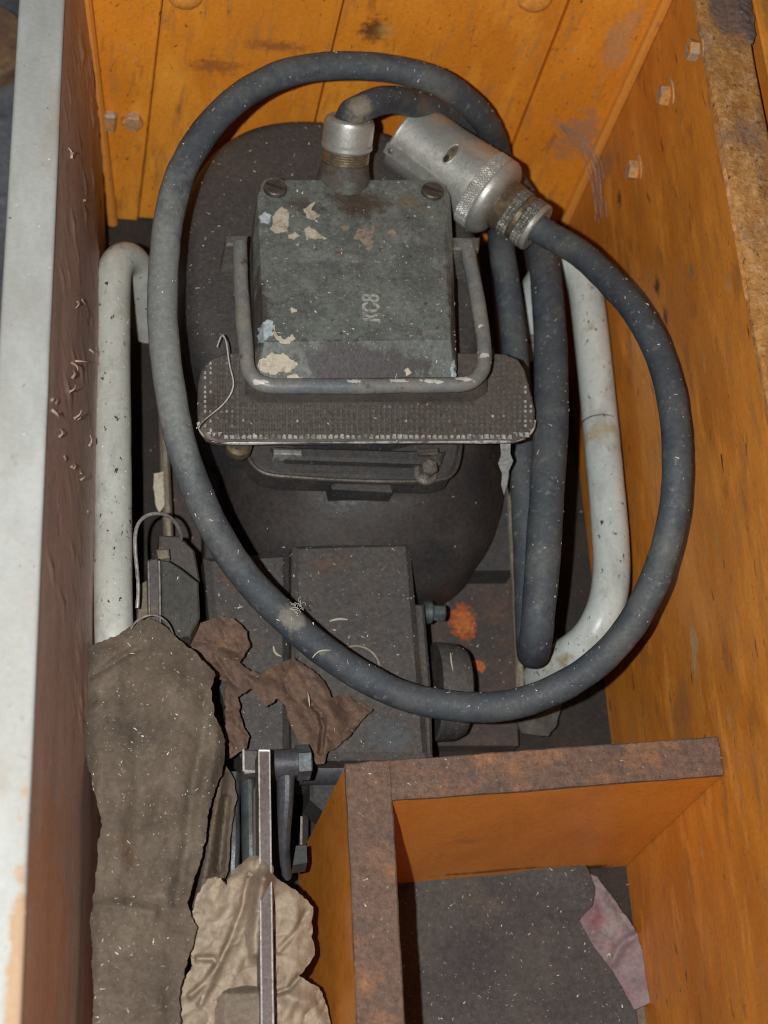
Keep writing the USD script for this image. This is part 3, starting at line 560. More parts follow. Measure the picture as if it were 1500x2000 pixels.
# motor housing: an upright rounded drum
def drum(cx, cy, rx, ry, rows, ex=2.5, seg=96):
    a = np.linspace(0, 2 * math.pi, seg, endpoint=False)
    ca, sa = np.cos(a), np.sin(a)
    ux, uy = np.sign(ca) * np.abs(ca) ** (2 / ex), np.sign(sa) * np.abs(sa) ** (2 / ex)
    v = [np.c_[cx + ux * rx * s, cy + uy * ry * s, np.full(seg, z)] for z, s in rows]
    v = np.vstack(v); n = len(rows)
    i = np.arange(n - 1)[:, None] * seg; j = np.arange(seg)[None]; j2 = (j + 1) % seg
    q = np.stack([i + j, i + j2, i + seg + j2, i + seg + j], -1).reshape(-1, 4)
    k = len(v); v = np.vstack([v, [cx, cy, rows[-1][0]], [cx, cy, rows[0][0]]])
    f = np.vstack([q[:, [0, 1, 2]], q[:, [0, 2, 3]], np.c_[(n - 1) * seg + j[0], (n - 1) * seg + j2[0], np.full(seg, k)], np.c_[j2[0], j[0], np.full(seg, k + 1)]])
    return trimesh.Trimesh(v, f, process=False)
DZ = 0.114
DC = (0.1450, -0.1055, 0.0785, 0.0985)
rows = [(0.012, 1.0), (0.026, 1.0)] + [(0.030, 1.0), (0.033, 0.975)] + [(0.08, 0.985), (0.085, 1.0), (0.092, 1.0)] + [(DZ - 0.020 + 0.020 * math.sin(t), 1.0 - 0.13 * (1 - math.cos(t))) for t in np.linspace(0, math.pi / 2, 9)]
rows += [(DZ + 0.0006, 0.80), (DZ + 0.0012, 0.70)]
put('motor_housing', drum(*DC, rows), 'dark_iron', mach, dusty=1.2)
fl, fr_, ff = at(430, 960, .050), at(990, 965, .035), at(760, 1185, .030)
lc = ((fl[0] + fr_[0]) / 2, ff[1] + .098)
put('lower_housing', drum(lc[0], lc[1], (fr_[0] - fl[0]) / 2, .098, [(.012, 1.0), (.034, 1.0), (.042, .985), (.052, .93), (.062, .84), (.070, .76), (.077, .68), (.081, .60)], 2.5), 'greasy_iron', mach, dusty=.12, smooth=50)
# terminal box with its cover
TOP = 0.1505
ctop = [at(a, b_, TOP) for a, b_ in ((534, 474), (868, 468), (880, 664), (516, 668))]
crim = [at(a, b_, 0.1468) for a, b_ in ((503, 385), (512, 362), (530, 352), (850, 352), (870, 362), (879, 385), (884, 470))] + [at(a, b_, 0.1415) for a, b_ in ((892, 722), (886, 736), (506, 740), (499, 726), (494, 470))]
low = [np.r_[p[:2], 0.1275] for p in crim]
cmesh = hull(np.vstack([ctop, crim, low]))
cov = put('terminal_box', cmesh, 'cover_paint', mach, dusty=1.6, smooth=18)
c_ = np.mean(crim, 0)
put('box_body', hull([np.r_[(p - c_)[:2] * 0.93 + c_[:2], z] for p in crim for z in (0.112, 0.1272)]), 'dark_iron', mach)
ear = at(452, 487, 0.143), at(912, 480, 0.143)
# neck and cable gland
gx = at(672, 341, 0.1450); ax = np.array([-0.02, math.sin(0.60), math.cos(0.60)]); ax /= np.linalg.norm(ax)
put('gland_neck', lathe(gx - ax * 0.0075, gx + ax * 0.0062, [(0, 0), (0, .0138), (.5, .0132), (.75, .0122), (1, .0116), (1, 0)], 40), 'boss_grime', mach)
thr = put('gland_thread', lathe(gx + ax * 0.0058, gx + ax * 0.0140, [(0, 0), (0, .0108), (.05, .0112)] + [(s, .0112 + .00035 * (k % 2)) for k, s in enumerate(np.linspace(.1, .95, 12))] + [(1, .0108), (1, 0)], 40), 'brassy', mach)
put('gland_nut', lathe(gx + ax * 0.0130, gx + ax * 0.0290, [(0, .0095), (0, .0118), (.06, .0126), (.16, .0126), (.2, .0121), (.24, .0124), (.82, .0124), (.93, .0117), (1, .0100), (1, .0078), (.7, .0074)], 48), 'zinc', mach, dusty=0.5)
for a, b_ in ((538, 368), (845, 374)):
    c = at(a, b_, 0.1482)
    sc = put('cover_screw', axis_cyl(c, (0, 0.12, 1), 0.0056, 0.0030, 0.0005), 'screw_head', mach)
    e = np.array([0.94, -0.34, 0.0])
    q_ = [c + e * s * 0.0050 + np.array([0.34, 0.94, 0]) * t * 0.0006 + np.array([0, 0, z]) for s in (-1, 1) for t in (-1, 1) for z in (0.0010, 0.0017)]
    put('slot', hull(q_), 'cavity', sc)
    ring = [c + np.array([math.cos(t) * 0.0064, math.sin(t) * 0.0064, -0.0010]) for t in np.linspace(0, 2 * math.pi, 40)]
    put('washer', tube(ring, 0.0008, 8, False), 'cover_paint', sc)
# stamped characters KC8, turned a quarter, and the bare spots of the paint
tm = meshkit.text_mesh('KC8', 0.0078, 0.0006, True)
tm.apply_transform(trimesh.transformations.rotation_matrix(math.pi / 2, [0, 0, 1]))
ext = tm.bounds
tm.apply_scale([1.0, 0.0150 / (ext[1][1] - ext[0][1]), 1.0])
ext = tm.bounds
tm.apply_translation(at(724, 601, TOP) - np.r_[(ext[0] + ext[1])[:2] / 2, ext[0][2] + 0.0001])
put('stamped_characters', tm, 'stamp_worn', cov, 'raised worn characters KC8 reading up the cover')
def flake(pts, z, m, seed, lift=0.0004):
    def zf(u, v):
        o = np.empty(len(u))
        for k_, (a, b_) in enumerate(zip(u, v)):
            h_ = hit(cmesh, a, b_); o[k_] = (h_[2] if h_ is not None else z) + lift
        return o + 0.0003 * fb(u, v, 9, seed)
    put('bare_spot', sheet(pts, zf, 1.5, 0.0004, 5.0, seed, 7.0), m, cov)
flake([(532, 425), (545, 405), (562, 408), (568, 432), (560, 452), (540, 456), (528, 446)], .1480, 'flake_cream', 1)
flake([(506, 420), (518, 413), (530, 422), (522, 436), (508, 434)], .1476, 'flake_blue', 2)
flake([(594, 408), (612, 396), (610, 412), (624, 420), (616, 430), (600, 424)], .1482, 'flake_cream', 3)
flake([(592, 448), (606, 442), (622, 455), (638, 464), (598, 466)], .1488, 'flake_cream', 4)
flake([(562, 458), (574, 452), (585, 460), (576, 467), (564, 466)], .1488, 'flake_cream', 5)
flake([(504, 640), (520, 626), (534, 628), (534, 656), (504, 672)], .1475, 'flake_blue', 6)
flake([(535, 628), (542, 655), (556, 664), (572, 650), (576, 660), (568, 672), (548, 672), (536, 656)], .1493, 'flake_cream', 7)
flake([(504, 706), (530, 690), (556, 692), (584, 712), (566, 724), (530, 732), (506, 722)], .1432, 'flake_cream', 8)
flake([(560, 736), (575, 730), (592, 738), (584, 744), (564, 744)], .1420, 'flake_cream', 9)
flake([(700, 444), (716, 452), (730, 440), (734, 452), (722, 462), (730, 474), (722, 490), (712, 486), (706, 470), (690, 466), (694, 454)], .149, 'flake_tan', 21)
flake([(756, 452), (768, 446), (776, 456), (764, 464)], .149, 'flake_tan', 22)
flake([(668, 436), (684, 442), (680, 450), (666, 446)], .149, 'flake_tan', 23)
flake([(566, 603), (576, 601), (579, 610), (569, 613)], .1505, 'flake_cream', 12)
flake([(786, 722), (798, 716), (806, 726), (794, 732)], .1422, 'flake_cream', 10)
flake([(880, 710), (888, 704), (890, 736), (884, 740)], .1424, 'flake_blue', 11)
# U-shaped bail and its ears
for k, (a0, a1, b0, b1) in enumerate(((441, 484, 458, 478), (884, 938, 462, 486))):
    put('ear', px_slab([(a0, b0), (a1, b0), (a1 - 2, b1), (a0, b1)], 0.119, 0.1455, 0.001), 'ear_iron', mach)
L0 = [(468, 478, .1440), (470, 540, .1455), (475, 620, .1470), (481, 690, .1480), (488, 728, .1482), (510, 748, .1484), (560, 754, .1484), (720, 754, .1484), (870, 752, .1484), (918, 746, .1484), (942, 722, .1482), (946, 690, .1478), (938, 620, .1470), (924, 540, .1455), (912, 478, .1440)]
pts = [at(a, b_, z) for a, b_, z in L0]
bp = spline(pts, 200)
hb = put('bail', tube(bp, 0.0036, 16, rough=0.0010, seed=3), 'bail_paint', mach, dusty=0.4)
web_ = [at(a, b_, 0.1400) for a, b_ in ((480, 745), (505, 768), (920, 764), (950, 740))] + [at(a, b_, 0.1320) for a, b_ in ((478, 770), (505, 786), (925, 784), (952, 765))] + [at(a, b_, 0.1470) for a, b_ in ((496, 748), (925, 746))]
put('bail_web', hull(web_), 'plate_iron', hb, smooth=60)
# knurled foot plate
PZ = 0.1305
po = [(388, 748), (393, 722), (408, 702), (436, 690), (480, 685), (940, 688), (985, 690), (1012, 700), (1026, 722), (1046, 800), (1044, 832), (1030, 852), (1006, 859), (430, 862), (404, 855), (391, 838), (386, 800)]
pw = [at(a, b_, PZ)[:2] for a, b_ in po]
fp = put('foot_plate', slab(pw, PZ - 0.0045, PZ, 0.0009), 'plate_iron', mach, dusty=0.6)
kn, kb = [], []
gp = sg.Polygon(po).buffer(-7)
for v0 in np.arange(700, 862, 9.4):
    for u0 in np.arange(390, 1046, 10.6):
        if not gp.contains(sg.Point(u0, v0)) or (470 < u0 < 955 and v0 < 792): continue
        big = v0 > 840
        c = at(u0, v0, PZ); h_ = (0.0015 if big else 0.0009) * rng.uniform(.75, 1.1); w_ = 0.00095
        if not big and rng.random() < .12: continue
        vv = np.array([[-w_, -w_, -.0003], [w_, -w_, -.0003], [w_, w_, -.0003], [-w_, w_, -.0003], [-w_ * .45, -w_ * .45, h_], [w_ * .45, -w_ * .45, h_], [w_ * .45, w_ * .45, h_], [-w_ * .45, w_ * .45, h_]]) + c
        ff = np.array([[0, 1, 5], [0, 5, 4], [1, 2, 6], [1, 6, 5], [2, 3, 7], [2, 7, 6], [3, 0, 4], [3, 4, 7], [4, 5, 6], [4, 6, 7]])
        edge = u0 < 412 or u0 > 1018 or rng.random() < .03
        vv = (vv - c) * ([.72, .72, 1] if edge else [1, 1, 1]) + c
        (kb if edge and rng.random() < .7 else kn).append(trimesh.Trimesh(vv, ff, process=False))
for u0 in np.arange(408, 1034, 11.3):
    c = at(u0, 851 + (1.5 if 440 < u0 < 1000 else -3), PZ); w_ = .00125; h_ = rng.uniform(.0008, .0017)
    vv = np.array([[-w_, -w_, -.0006], [w_, -w_, -.0006], [w_, w_, -.0003], [-w_, w_, -.0003], [-w_ * .45, -w_ * .7, h_], [w_ * .45, -w_ * .7, h_], [w_ * .45, w_ * .2, h_], [-w_ * .45, w_ * .2, h_]]) + c
    vv[4:] += rng.normal(0, .00012, 3)
    kb.append(trimesh.Trimesh(vv, np.array([[0, 1, 5], [0, 5, 4], [1, 2, 6], [1, 6, 5], [2, 3, 7], [2, 7, 6], [3, 0, 4], [3, 4, 7], [4, 5, 6], [4, 6, 7]]), process=False))
put('knurling', kn, 'knurl_iron', fp, kind='stuff', smooth=False)
put('worn_knurling', kb, 'plate_worn', fp, kind='stuff', smooth=False)
rim = spline([at(a, b_, PZ - .0018) for a, b_ in ((389, 826), (394, 842), (406, 854), (432, 862), (560, 862), (720, 862), (880, 861), (1004, 859), (1029, 850), (1041, 834), (1043, 822))], 140)
put('worn_rim', tube(rim, 0.0011, 8, rough=.0006, seed=2), 'plate_worn', fp)
# bracket and nuts under the plate
brk = [(472, 820), (478, 870), (490, 902), (512, 922), (550, 930), (850, 938), (878, 930), (893, 908), (900, 870), (904, 820)]
fb_ = put('front_bracket', px_slab(brk, 0.080, 0.096, 0.0020), 'dark_iron', mach)
lipc = spline([at(a, b_, .0962) for a, b_ in brk[1:-1]], 90)
put('bracket_rim', tube(lipc, .0011, 8, rough=.0005, seed=8), 'screw_head', fb_)
put('bracket_lip', px_slab([(640, 925), (775, 930), (768, 958), (650, 952)], 0.074, 0.090, 0.002), 'dark_iron', mach)
put('bracket_bar', px_slab([(530, 870), (870, 880), (862, 905), (560, 895)], 0.096, 0.1030, 0.0015), 'dark_iron', mach)
put('side_bracket', px_slab([(535, 876), (590, 878), (590, 888), (535, 886)], 0.099, 0.1060, 0.0006), 'bail_worn', mach)
put('side_bracket', px_slab([(815, 876), (856, 874), (858, 886), (820, 888)], 0.099, 0.1060, 0.0006), 'bolt_steel', mach)
nt = at(836, 916, 0.104)
wn = put('hex_nut', hexprism(nt, (0, -0.25, 1), 0.0043, 0.009, .2), 'bolt_steel', mach)
put('washer', axis_cyl(nt - np.array([0, -.001, .006]), (0, -.25, 1), 0.0060, 0.0018), 'bolt_steel', wn)
put('brass_nut', axis_cyl(at(466, 872, 0.108), (0, 0, 1), 0.0062, 0.008, .0018), 'brassy', mach)
# gearbox nose
put('gearbox', px_slab([(571, 1062), (803, 1056), (806, 1180), (822, 1320), (838, 1480), (571, 1482)], 0.012, 0.066, 0.0030), 'nose_iron', mach, dusty=1.6)
put('gearbox_side', px_slab([(398, 1085), (566, 1075), (566, 1484), (474, 1484), (420, 1300)], 0.012, 0.058, 0.0035), 'nose_iron', mach, dusty=1.4)
put('gearbox_flange', px_slab([(809, 1178), (829, 1178), (842, 1330), (846, 1476), (832, 1476)], 0.012, 0.062, 0.0015), 'nose_iron', mach)
put('plug_disc', axis_cyl(at(698, 1302, 0.0664), (0, 0, 1), 0.0098, 0.0016, .0004, 48), 'nose_iron', mach)
rg = at(698, 1302, 0.0662)
put('plug_ring', tube([rg + np.array([math.cos(t) * .0106, math.sin(t) * .0106, 0]) for t in np.linspace(0, 2 * math.pi, 60)], .0006, 8, False), 'rail_edge', mach)
bs = at(842, 1196, 0.047)
put('flange_bolt', [axis_cyl(bs + np.array([-.002, 0, 0]), (1, 0, 0), 0.0058, 0.005, .0008), hexprism(bs + np.array([.003, 0, 0]), (1, 0, 0), 0.0042, 0.008, .3)], 'blue_iron', mach)
kc = at(876, 1352, 0.036)
put('end_cap', lathe(kc - np.array([.0080, 0, 0]), kc + np.array([.0090, 0, 0]), [(0, 0), (0, .0240), (.06, .0246), (.62, .0240), (.9, .0215), (1, .017), (1, 0)], 56), 'nose_iron', mach, dusty=.6)
put('cross_shaft', axis_cyl(at(640, 1497, 0.045) + np.array([0.004, 0, 0]), (1, 0.03, 0), 0.0085, 0.042, .001), 'violet_iron', mach)
put('shaft_block', px_slab([(606, 1515), (690, 1505), (690, 1600), (640, 1590), (606, 1560)], 0.012, 0.036, .0015), 'dark_iron', mach)
# pale tube handles
ZL = 0.098
a0, a1 = at(222, 1255, ZL), at(221, 560, ZL)
lp = [np.array([a0[0] + 0.012, a0[1] - 0.022, 0.03]), np.array([a0[0] + 0.007, a0[1] - 0.020, 0.065]), np.array([a0[0] + .002, a0[1] - 0.010, 0.090]), a0 + [0, .006, 0], at(221, 1050, ZL), at(220, 800, ZL), a1, at(224, 530, ZL), at(233, 512, ZL - .002), at(252, 508, ZL - .008)]
e = lp[-1]; lp += [e + np.array([.006, .001, -.014]), e + np.array([.010, .001, -.035]), e + np.array([.014, .0, -.062])]
put('tube_handle', tube(spline(lp, 160), 0.0087, 28, rough=.0003), 'tube_left', mach, 'cream-grey tube handle by the left wall', dusty=1.0)
ZR = 0.080
rp = [at(1050, 1345, .014), at(1058, 1322, .032), at(1078, 1300, .047), at(1118, 1275, .062), at(1160, 1235, .074), at(1186, 1175, ZR), at(1194, 1110, ZR), at(1184, 950, ZR), at(1168, 780, ZR), at(1150, 610, ZR), at(1142, 560, ZR), at(1126, 526, ZR - .001), at(1096, 520, ZR - .006), at(1066, 540, ZR - .014), at(1042, 585, .050), at(1028, 640, .036), at(1020, 690, .022)]
rt = spline(rp, 200)
th = put('tube_handle', tube(rt, 0.0093, 28, rough=.0003), 'tube_right', mach, 'blue-grey chipped tube handle by the right wall', dusty=.8)
jc = at(1171, 828, ZR); jd = at(1184, 950, ZR) - at(1168, 780, ZR); jd /= np.linalg.norm(jd)
ju = np.cross(jd, [0, 0, 1.]); ju /= np.linalg.norm(ju); jw = np.cross(jd, ju)
put('tube_seam', tube([jc + (math.cos(t) * ju + math.sin(t) * jw) * .00925 for t in np.linspace(0, 2 * math.pi, 50)], .00028, 6, False), 'cavity', th)
q3 = at(1030, 650, .036); qd = at(1020, 690, .022) - at(1042, 585, .050); qd /= np.linalg.norm(qd)
put('tube_collar', axis_cyl(q3, qd, .0103, .004, .001), 'rail_edge', th)
sc_ = [at(1196 + .06 * (t - 900), t, ZR + .0089) for t in np.linspace(915, 1050, 20)]
put('scrape', tube(np.array(sc_) - np.array([.0035, 0, .0010]), .0008 * np.sin(np.linspace(.1, 3.0, 20)) + .0001, 8, flat=.4), 'rail_edge', th)

# ------------------------------------------------------------------ the cable and its plug
cable = thing('power_cable', 'thick dusty black rubber cable looped over the machine, ending in a metal plug', 'cable')
g_ = gx + ax * 0.0285
cp = [gx + ax * .018, g_, (696, 216, .1770), (732, 200, .1760), (785, 198, .1620), (845, 214, .1440), (905, 246, .1180), (960, 300, .1020), (1010, 370, .0990), (1050, 460, .1040), (1068, 560, .1130), (1076, 700, .1150), (1075, 850, .1150), (1066, 1000, .1130), (1056, 1150, .1060), (1048, 1235, .0960), (1043, 1272, .0820), (1038, 1262, .0660), (1034, 1180, .0600), (1028, 1040, .0620), (1020, 900, .0680), (1010, 740, .0760), (996, 600, .0820), (982, 500, .0880), (976, 420, .0820), (978, 340, .0880), (966, 275, .1180), (922, 207, .1560), (850, 158, .1740), (760, 134, .1780), (660, 128, .1800), (560, 143, .1800), (470, 188, .1780), (400, 258, .1750), (350, 348, .1710), (326, 450, .1680), (318, 560, .1650), (320, 660, .1620), (332, 760, .1580), (352, 860, .1520), (383, 955, .1440), (428, 1050, .1340), (490, 1138, .1230), (562, 1211, .1130), (640, 1277, .1050), (720, 1328, .1000), (800, 1362, .0980), (890, 1380, .0990), (980, 1379, .1030), (1070, 1354, .1100), (1150, 1307, .1200), (1222, 1236, .1330), (1276, 1140, .1480), (1310, 1030, .1620), (1322, 920, .1740), (1317, 810, .1760), (1294, 710, .1730), (1250, 620, .1680), (1188, 546, .1560), (1116, 484, .1430), (1056, 450, .1355), (1022, 426, .1345)]
cw = [np.asarray(q_, float) if isinstance(q_, np.ndarray) else at(*q_) for q_ in cp]
path = spline(cw, 700)
rad = np.full(700, 0.0069)
s_ = np.linspace(0, 1, 700)
rad += 0.0016 * np.exp(-((s_ - 0.20) / 0.09) ** 2)
put('rubber_cable', tube(path, rad, 24, rough=.0011, seed=6), 'rubber', cable, dusty=1.2)
A, B = at(793, 262, .1335), at(1050, 447, .1350)
ab = B - A; LN = np.linalg.norm(ab); ad = ab / LN
def ms(px, py):   # fraction along the plug of a pixel
    return float((at(px, py, .134) - A) @ ad / LN)
def plathe(prof, *a):
    return lathe(A, B, [(t, r * 1.11) for t, r in prof], *a)
plug = put('plug_shell', plathe([(.30, .0), (.30, .0135), (0.0, .0148), (0.0, .0162), (.012, .0170), (.03, .0168), (.30, .0174), (.50, .0182), (.52, .0185), (.56, .0185)], 72), 'zinc', cable, dusty=.5)
def knurl(n, m, amp):
    return lambda s, a: amp * (np.abs(np.sin(n * a / 2 + m * s)) + np.abs(np.sin(n * a / 2 - m * s)) - 1.2)
put('knurled_band', plathe([(.555, 0), (.555, .0180)] + [(s, .0187) for s in np.linspace(.56, .64, 14)] + [(.643, .0182), (.643, 0)], 360, knurl(84, 150, .00035)), 'zinc', plug, smooth=False)
put('shoulder_ring', plathe([(.64, 0), (.64, .0184), (.652, .0190), (.675, .0190), (.70, .0180), (.722, .0160), (.73, .0135), (.735, .0120), (.74, 0)], 72), 'zinc', plug)
put('thread', plathe([(.733, 0), (.733, .0118)] + [(s, .0118 + .00045 * (k % 2)) for k, s in enumerate(np.linspace(.737, .80, 9))] + [(.803, .0116), (.803, 0)], 56), 'brassy', plug)
put('knurled_nut', plathe([(.80, 0), (.80, .0108)] + [(s, .0116) for s in np.linspace(.805, .865, 10)] + [(.868, .0108), (.868, 0)], 280, knurl(64, 170, .00034)), 'zinc_dark', plug, smooth=False)
put('nut_neck', plathe([(.866, 0), (.866, .0108), (.872, .0112), (.90, .0112), (.904, .0108), (.904, 0)], 48), 'brassy', plug)
put('knurled_nut', plathe([(.902, 0), (.902, .0110)] + [(s, .0117) for s in np.linspace(.906, .965, 10)] + [(.967, .0110), (.967, 0)], 280, knurl(64, 170, .00034)), 'zinc_dark', plug, smooth=False)
put('end_ring', plathe([(.964, .006), (.964, .0112), (.97, .0118), (.99, .0118), (1.0, .0112), (1.0, .0070), (.98, .0066)], 56), 'zinc', plug)
# key rail, slot and stud of the plug
up = np.array([0, 0, 1.0]); up -= ad * (up @ ad); up /= np.linalg.norm(up); sd = np.cross(ad, up)   # sd: to the viewer's lower left or upper right
if (RM[1] @ sd) < 0: sd = -sd                # pointing down in the picture
def on(s, ang, r):
    return A + ad * LN * s + (math.cos(ang) * up + math.sin(ang) * sd) * r * 1.11
kr = []
for s in (0.0, 0.40):
    for an in (1.12, 1.42):
        for r_ in (.0160, .0186):
            kr.append(on(s, an, r_))
put('key_rail', hull(kr), 'zinc', plug)
put('rail_rivet', dome(on(.04, 1.27, .0185), (math.cos(1.24) * up + math.sin(1.24) * sd), .0016, .0008), 'zinc_dark', plug)
def oval(s, an, ra, rb_, r):
    return [on(s + ra * math.cos(t) / LN, an + rb_ * math.sin(t) / r, r) for t in np.linspace(0, 2 * math.pi, 40)]
put('slot_rim', tube(oval(.36, .42, .0026, .0052, .0180), .0005, 8, False), 'zinc', plug)
oc = oval(.36, .42, .0023, .0049, .0180); oc2 = [p_ - (math.cos(.42) * up + math.sin(.42) * sd) * .001 for p_ in oc]
put('slot_plate', hull(oc[:-1] + oc2[:-1]), 'brassy', plug)
oh = oval(.355, .60, .0013, .0018, .0184); oh2 = [p_ - (math.cos(.6) * up + math.sin(.6) * sd) * .001 for p_ in oh]
put('slot_hole', hull(oh[:-1] + oh2[:-1]), 'cavity', plug)
put('stud', dome(on(.44, -1.35, .0172), (math.cos(-1.35) * up + math.sin(-1.35) * sd), .0024, .0040), 'zinc', plug)

# ------------------------------------------------------------------ cloths and scraps
bo_ = [(290, 1205), (232, 1238), (166, 1268), (158, 1290), (166, 1345), (160, 1420), (168, 1470), (180, 1530), (194, 1580), (200, 1612), (192, 1640), (184, 1740), (176, 1800), (182, 1900), (182, 2060), (350, 2060), (352, 1930), (372, 1860), (386, 1812), (374, 1790), (366, 1762), (386, 1700), (402, 1640), (412, 1560), (436, 1500), (441, 1446), (419, 1396), (414, 1345), (421, 1312), (380, 1275), (340, 1240), (312, 1215)]
def crease0(u, v, s, seed, ang=0.0, st=1.0, p=0.7):
    ca, sa = math.cos(ang), math.sin(ang)
    a, b = u * ca + v * sa, (-u * sa + v * ca) * st
    return np.abs(2 * fb(a, b, s, seed, 3)) ** p
def brown_z(u, v):
    z = 0.1150 + 0.009 * fb(u, v, 170, 2) + 0.0035 * fb(u, v, 70, 5) + 0.0006 * fb(u, v, 16, 6) - 0.0035 * crease0(u, v, 150, 7, 1.75, 2.4, .9) + 0.0006 * fb(u, v, 30, 8)
    z += ridge(u, v, [(205, 1300), (215, 1500), (238, 1640), (215, 1850), (220, 2060)], .002, 34)
    z += ridge(u, v, [(330, 1330), (345, 1450), (322, 1600), (312, 1750), (290, 1900), (300, 2060)], .0035, 36)
    z -= ridge(u, v, [(270, 1420), (268, 1560), (262, 1680), (250, 1760)], .0025, 20)
    z -= ridge(u, v, [(402, 1360), (392, 1450), (372, 1560), (366, 1650), (342, 1760)], .0025, 12)
    z += ridge(u, v, [(420, 1420), (424, 1470), (400, 1540)], .003, 16)
    z += ridge(u, v, [(176, 1322), (235, 1285), (275, 1262)], -.0025, 7)
    z -= np.clip((u - 395) / 45, 0, 1) ** 2 * .008
    z -= np.clip((200 - u) / 42, 0, 1) ** 2 * .010
    z += ridge(u, v, [(190, 1770), (250, 1768), (300, 1782)], .0025, 12)
    return z
bc = thing('brown_cloth', 'large dusty brown cloth draped over the left tube handle along the left wall', 'cloth')
put('cloth', sheet(bo_, brown_z, 3.6, .0014, 4.0, 11, 12.0), 'cloth_brown', bc, dusty=2.2, smooth=50)
put('fold', sheet([(372, 1785), (392, 1700), (410, 1610), (424, 1520), (442, 1496), (456, 1520), (462, 1560), (446, 1610), (440, 1700), (428, 1740), (396, 1790)], lambda u, v: .088 + .006 * fb(u, v, 40, 3) + ridge(u, v, [(430, 1520), (412, 1640), (390, 1770)], .008, 12) - ridge(u, v, [(442, 1560), (428, 1700)], .006, 8), 5, .0014, 2.5, 14), 'cloth_brown', bc, smooth=50)
to = [(440, 1728), (451, 1708), (472, 1684), (489, 1673), (512, 1670), (527, 1680), (534, 1693), (534, 1706), (541, 1715), (577, 1738), (612, 1771), (609, 1800), (610, 1827), (616, 1864), (600, 1888), (584, 1908), (622, 1927), (634, 1950), (646, 2000), (655, 2060), (320, 2060), (322, 1995), (342, 1960), (343, 1941), (349, 1920), (377, 1890), (378, 1872), (363, 1850), (370, 1803), (386, 1745), (405, 1718), (432, 1716)]
def tan_z(u, v):
    z = 0.0990 + .006 * fb(u, v, 90, 8) + .009 * crease0(u, v, 120, 12, 1.95, 2.2, 0.8) + .0035 * crease0(u, v, 60, 13, 2.4, 1.6, 0.8) + .0010 * fb(u, v, 14, 14)
    z += ridge(u, v, [(508, 1684), (500, 1730), (488, 1800), (462, 1880), (432, 1950)], .006, 24)
    z += ridge(u, v, [(494, 1690), (512, 1692), (534, 1704)], .016, 32) + ridge(u, v, [(516, 1720), (511, 1750), (506, 1790), (500, 1860)], .015, 16)
    z -= ridge(u, v, [(486, 1712), (474, 1770), (452, 1830), (425, 1890), (392, 1960)], .005, 7)
    z += ridge(u, v, [(450, 1722), (452, 1780), (430, 1830), (404, 1842)], .004, 16)
    z -= ridge(u, v, [(386, 1872), (416, 1872), (424, 1884), (400, 1920), (372, 1945)], .005, 7)
    z += ridge(u, v, [(558, 1740), (575, 1790), (560, 1840), (545, 1880)], .004, 26)
    z -= ridge(u, v, [(596, 1786), (578, 1820), (544, 1858)], .0035, 6)
    z -= ridge(u, v, [(584, 1908), (564, 1932), (540, 1940)], .005, 6)
    z += ridge(u, v, [(560, 1945), (610, 1965), (630, 2000)], .005, 16)
    z -= np.clip((u - 580) / 60, 0, 1) * .010
    return z
tr = thing('tan_rag', 'crumpled light tan rag lying round the thin steel strip', 'rag')
put('cloth', sheet(to, tan_z, 2.2, .0013, 3.0, 17, 10.0), 'cloth_tan', tr, dusty=.6, smooth=55)
put('stained_fold', sheet([(420, 1972), (424, 1950), (438, 1935), (462, 1927), (490, 1924), (508, 1928), (508, 2060), (430, 2060), (418, 2010)], lambda u, v: .1150 + .004 * fb(u, v, 40, 21) - .004 * np.clip((440 - u) / 20, 0, 1) + .002 * fb(u, v, 16, 22) - .006 * np.clip((1940 - v) / 14, 0, 1), 3.6, .0013, 2.0, 23), 'cloth_stained', tr, smooth=55)
lo_ = [(350, 1237), (390, 1217), (433, 1203), (456, 1209), (482, 1232), (486, 1263), (470, 1292), (478, 1304), (513, 1318), (536, 1298), (574, 1286), (606, 1306), (634, 1329), (648, 1362), (668, 1355), (728, 1384), (703, 1412), (665, 1455), (642, 1467), (632, 1492), (617, 1494), (605, 1467), (582, 1449), (565, 1409), (556, 1378), (542, 1363), (519, 1381), (490, 1343), (464, 1361), (470, 1401), (486, 1438), (480, 1461), (447, 1482), (440, 1449), (440, 1352), (442, 1329), (425, 1320), (373, 1275)]
def lea_z(u, v):
    z = .0735 + .005 * fb(u, v, 60, 31) + .006 * crease0(u, v, 90, 33, 1.0, 2.2, .8) + .0022 * crease0(u, v, 40, 34, 1.2, 1.6, .8)
    z += ridge(u, v, [(380, 1262), (430, 1270), (480, 1320), (540, 1340), (580, 1300)], .0025, 14)
    z += ridge(u, v, [(612, 1310), (628, 1350), (640, 1400), (622, 1470)], .004, 20)
    z -= ridge(u, v, [(600, 1370), (624, 1395), (632, 1420), (626, 1470)], .004, 5)
    return z
put('leather_scrap', sheet(lo_, lea_z, 2.2, .0012, 3.0, 37, 10.0), 'leather', label='torn reddish brown leather scrap on the gearbox below the cable', cat='leather scrap', dusty=.5, smooth=50)
ps = thing('padding_sheet', 'dark grey felt sheet with a rounded corner on the floor of the empty compartment', 'felt sheet')
po_ = [(770, 1700), (960, 1692), (1060, 1680), (1124, 1668), (1148, 1696), (1162, 1735), (1157, 1768), (1130, 1796), (1160, 1850), (1192, 1892), (1240, 1965), (1262, 2080), (770, 2080)]
put('felt', sheet(po_, lambda u, v: .0060 + .0020 * fb(u, v, 90, 41) + ridge(u, v, [(1050, 1690), (1140, 1715), (1150, 1760)], .004, 40) - ridge(u, v, [(1065, 1778), (1110, 1790), (1140, 1788)], .0018, 7), 6, .0030, 1.2, 43), 'pad', ps, dusty=2.0, smooth=50)
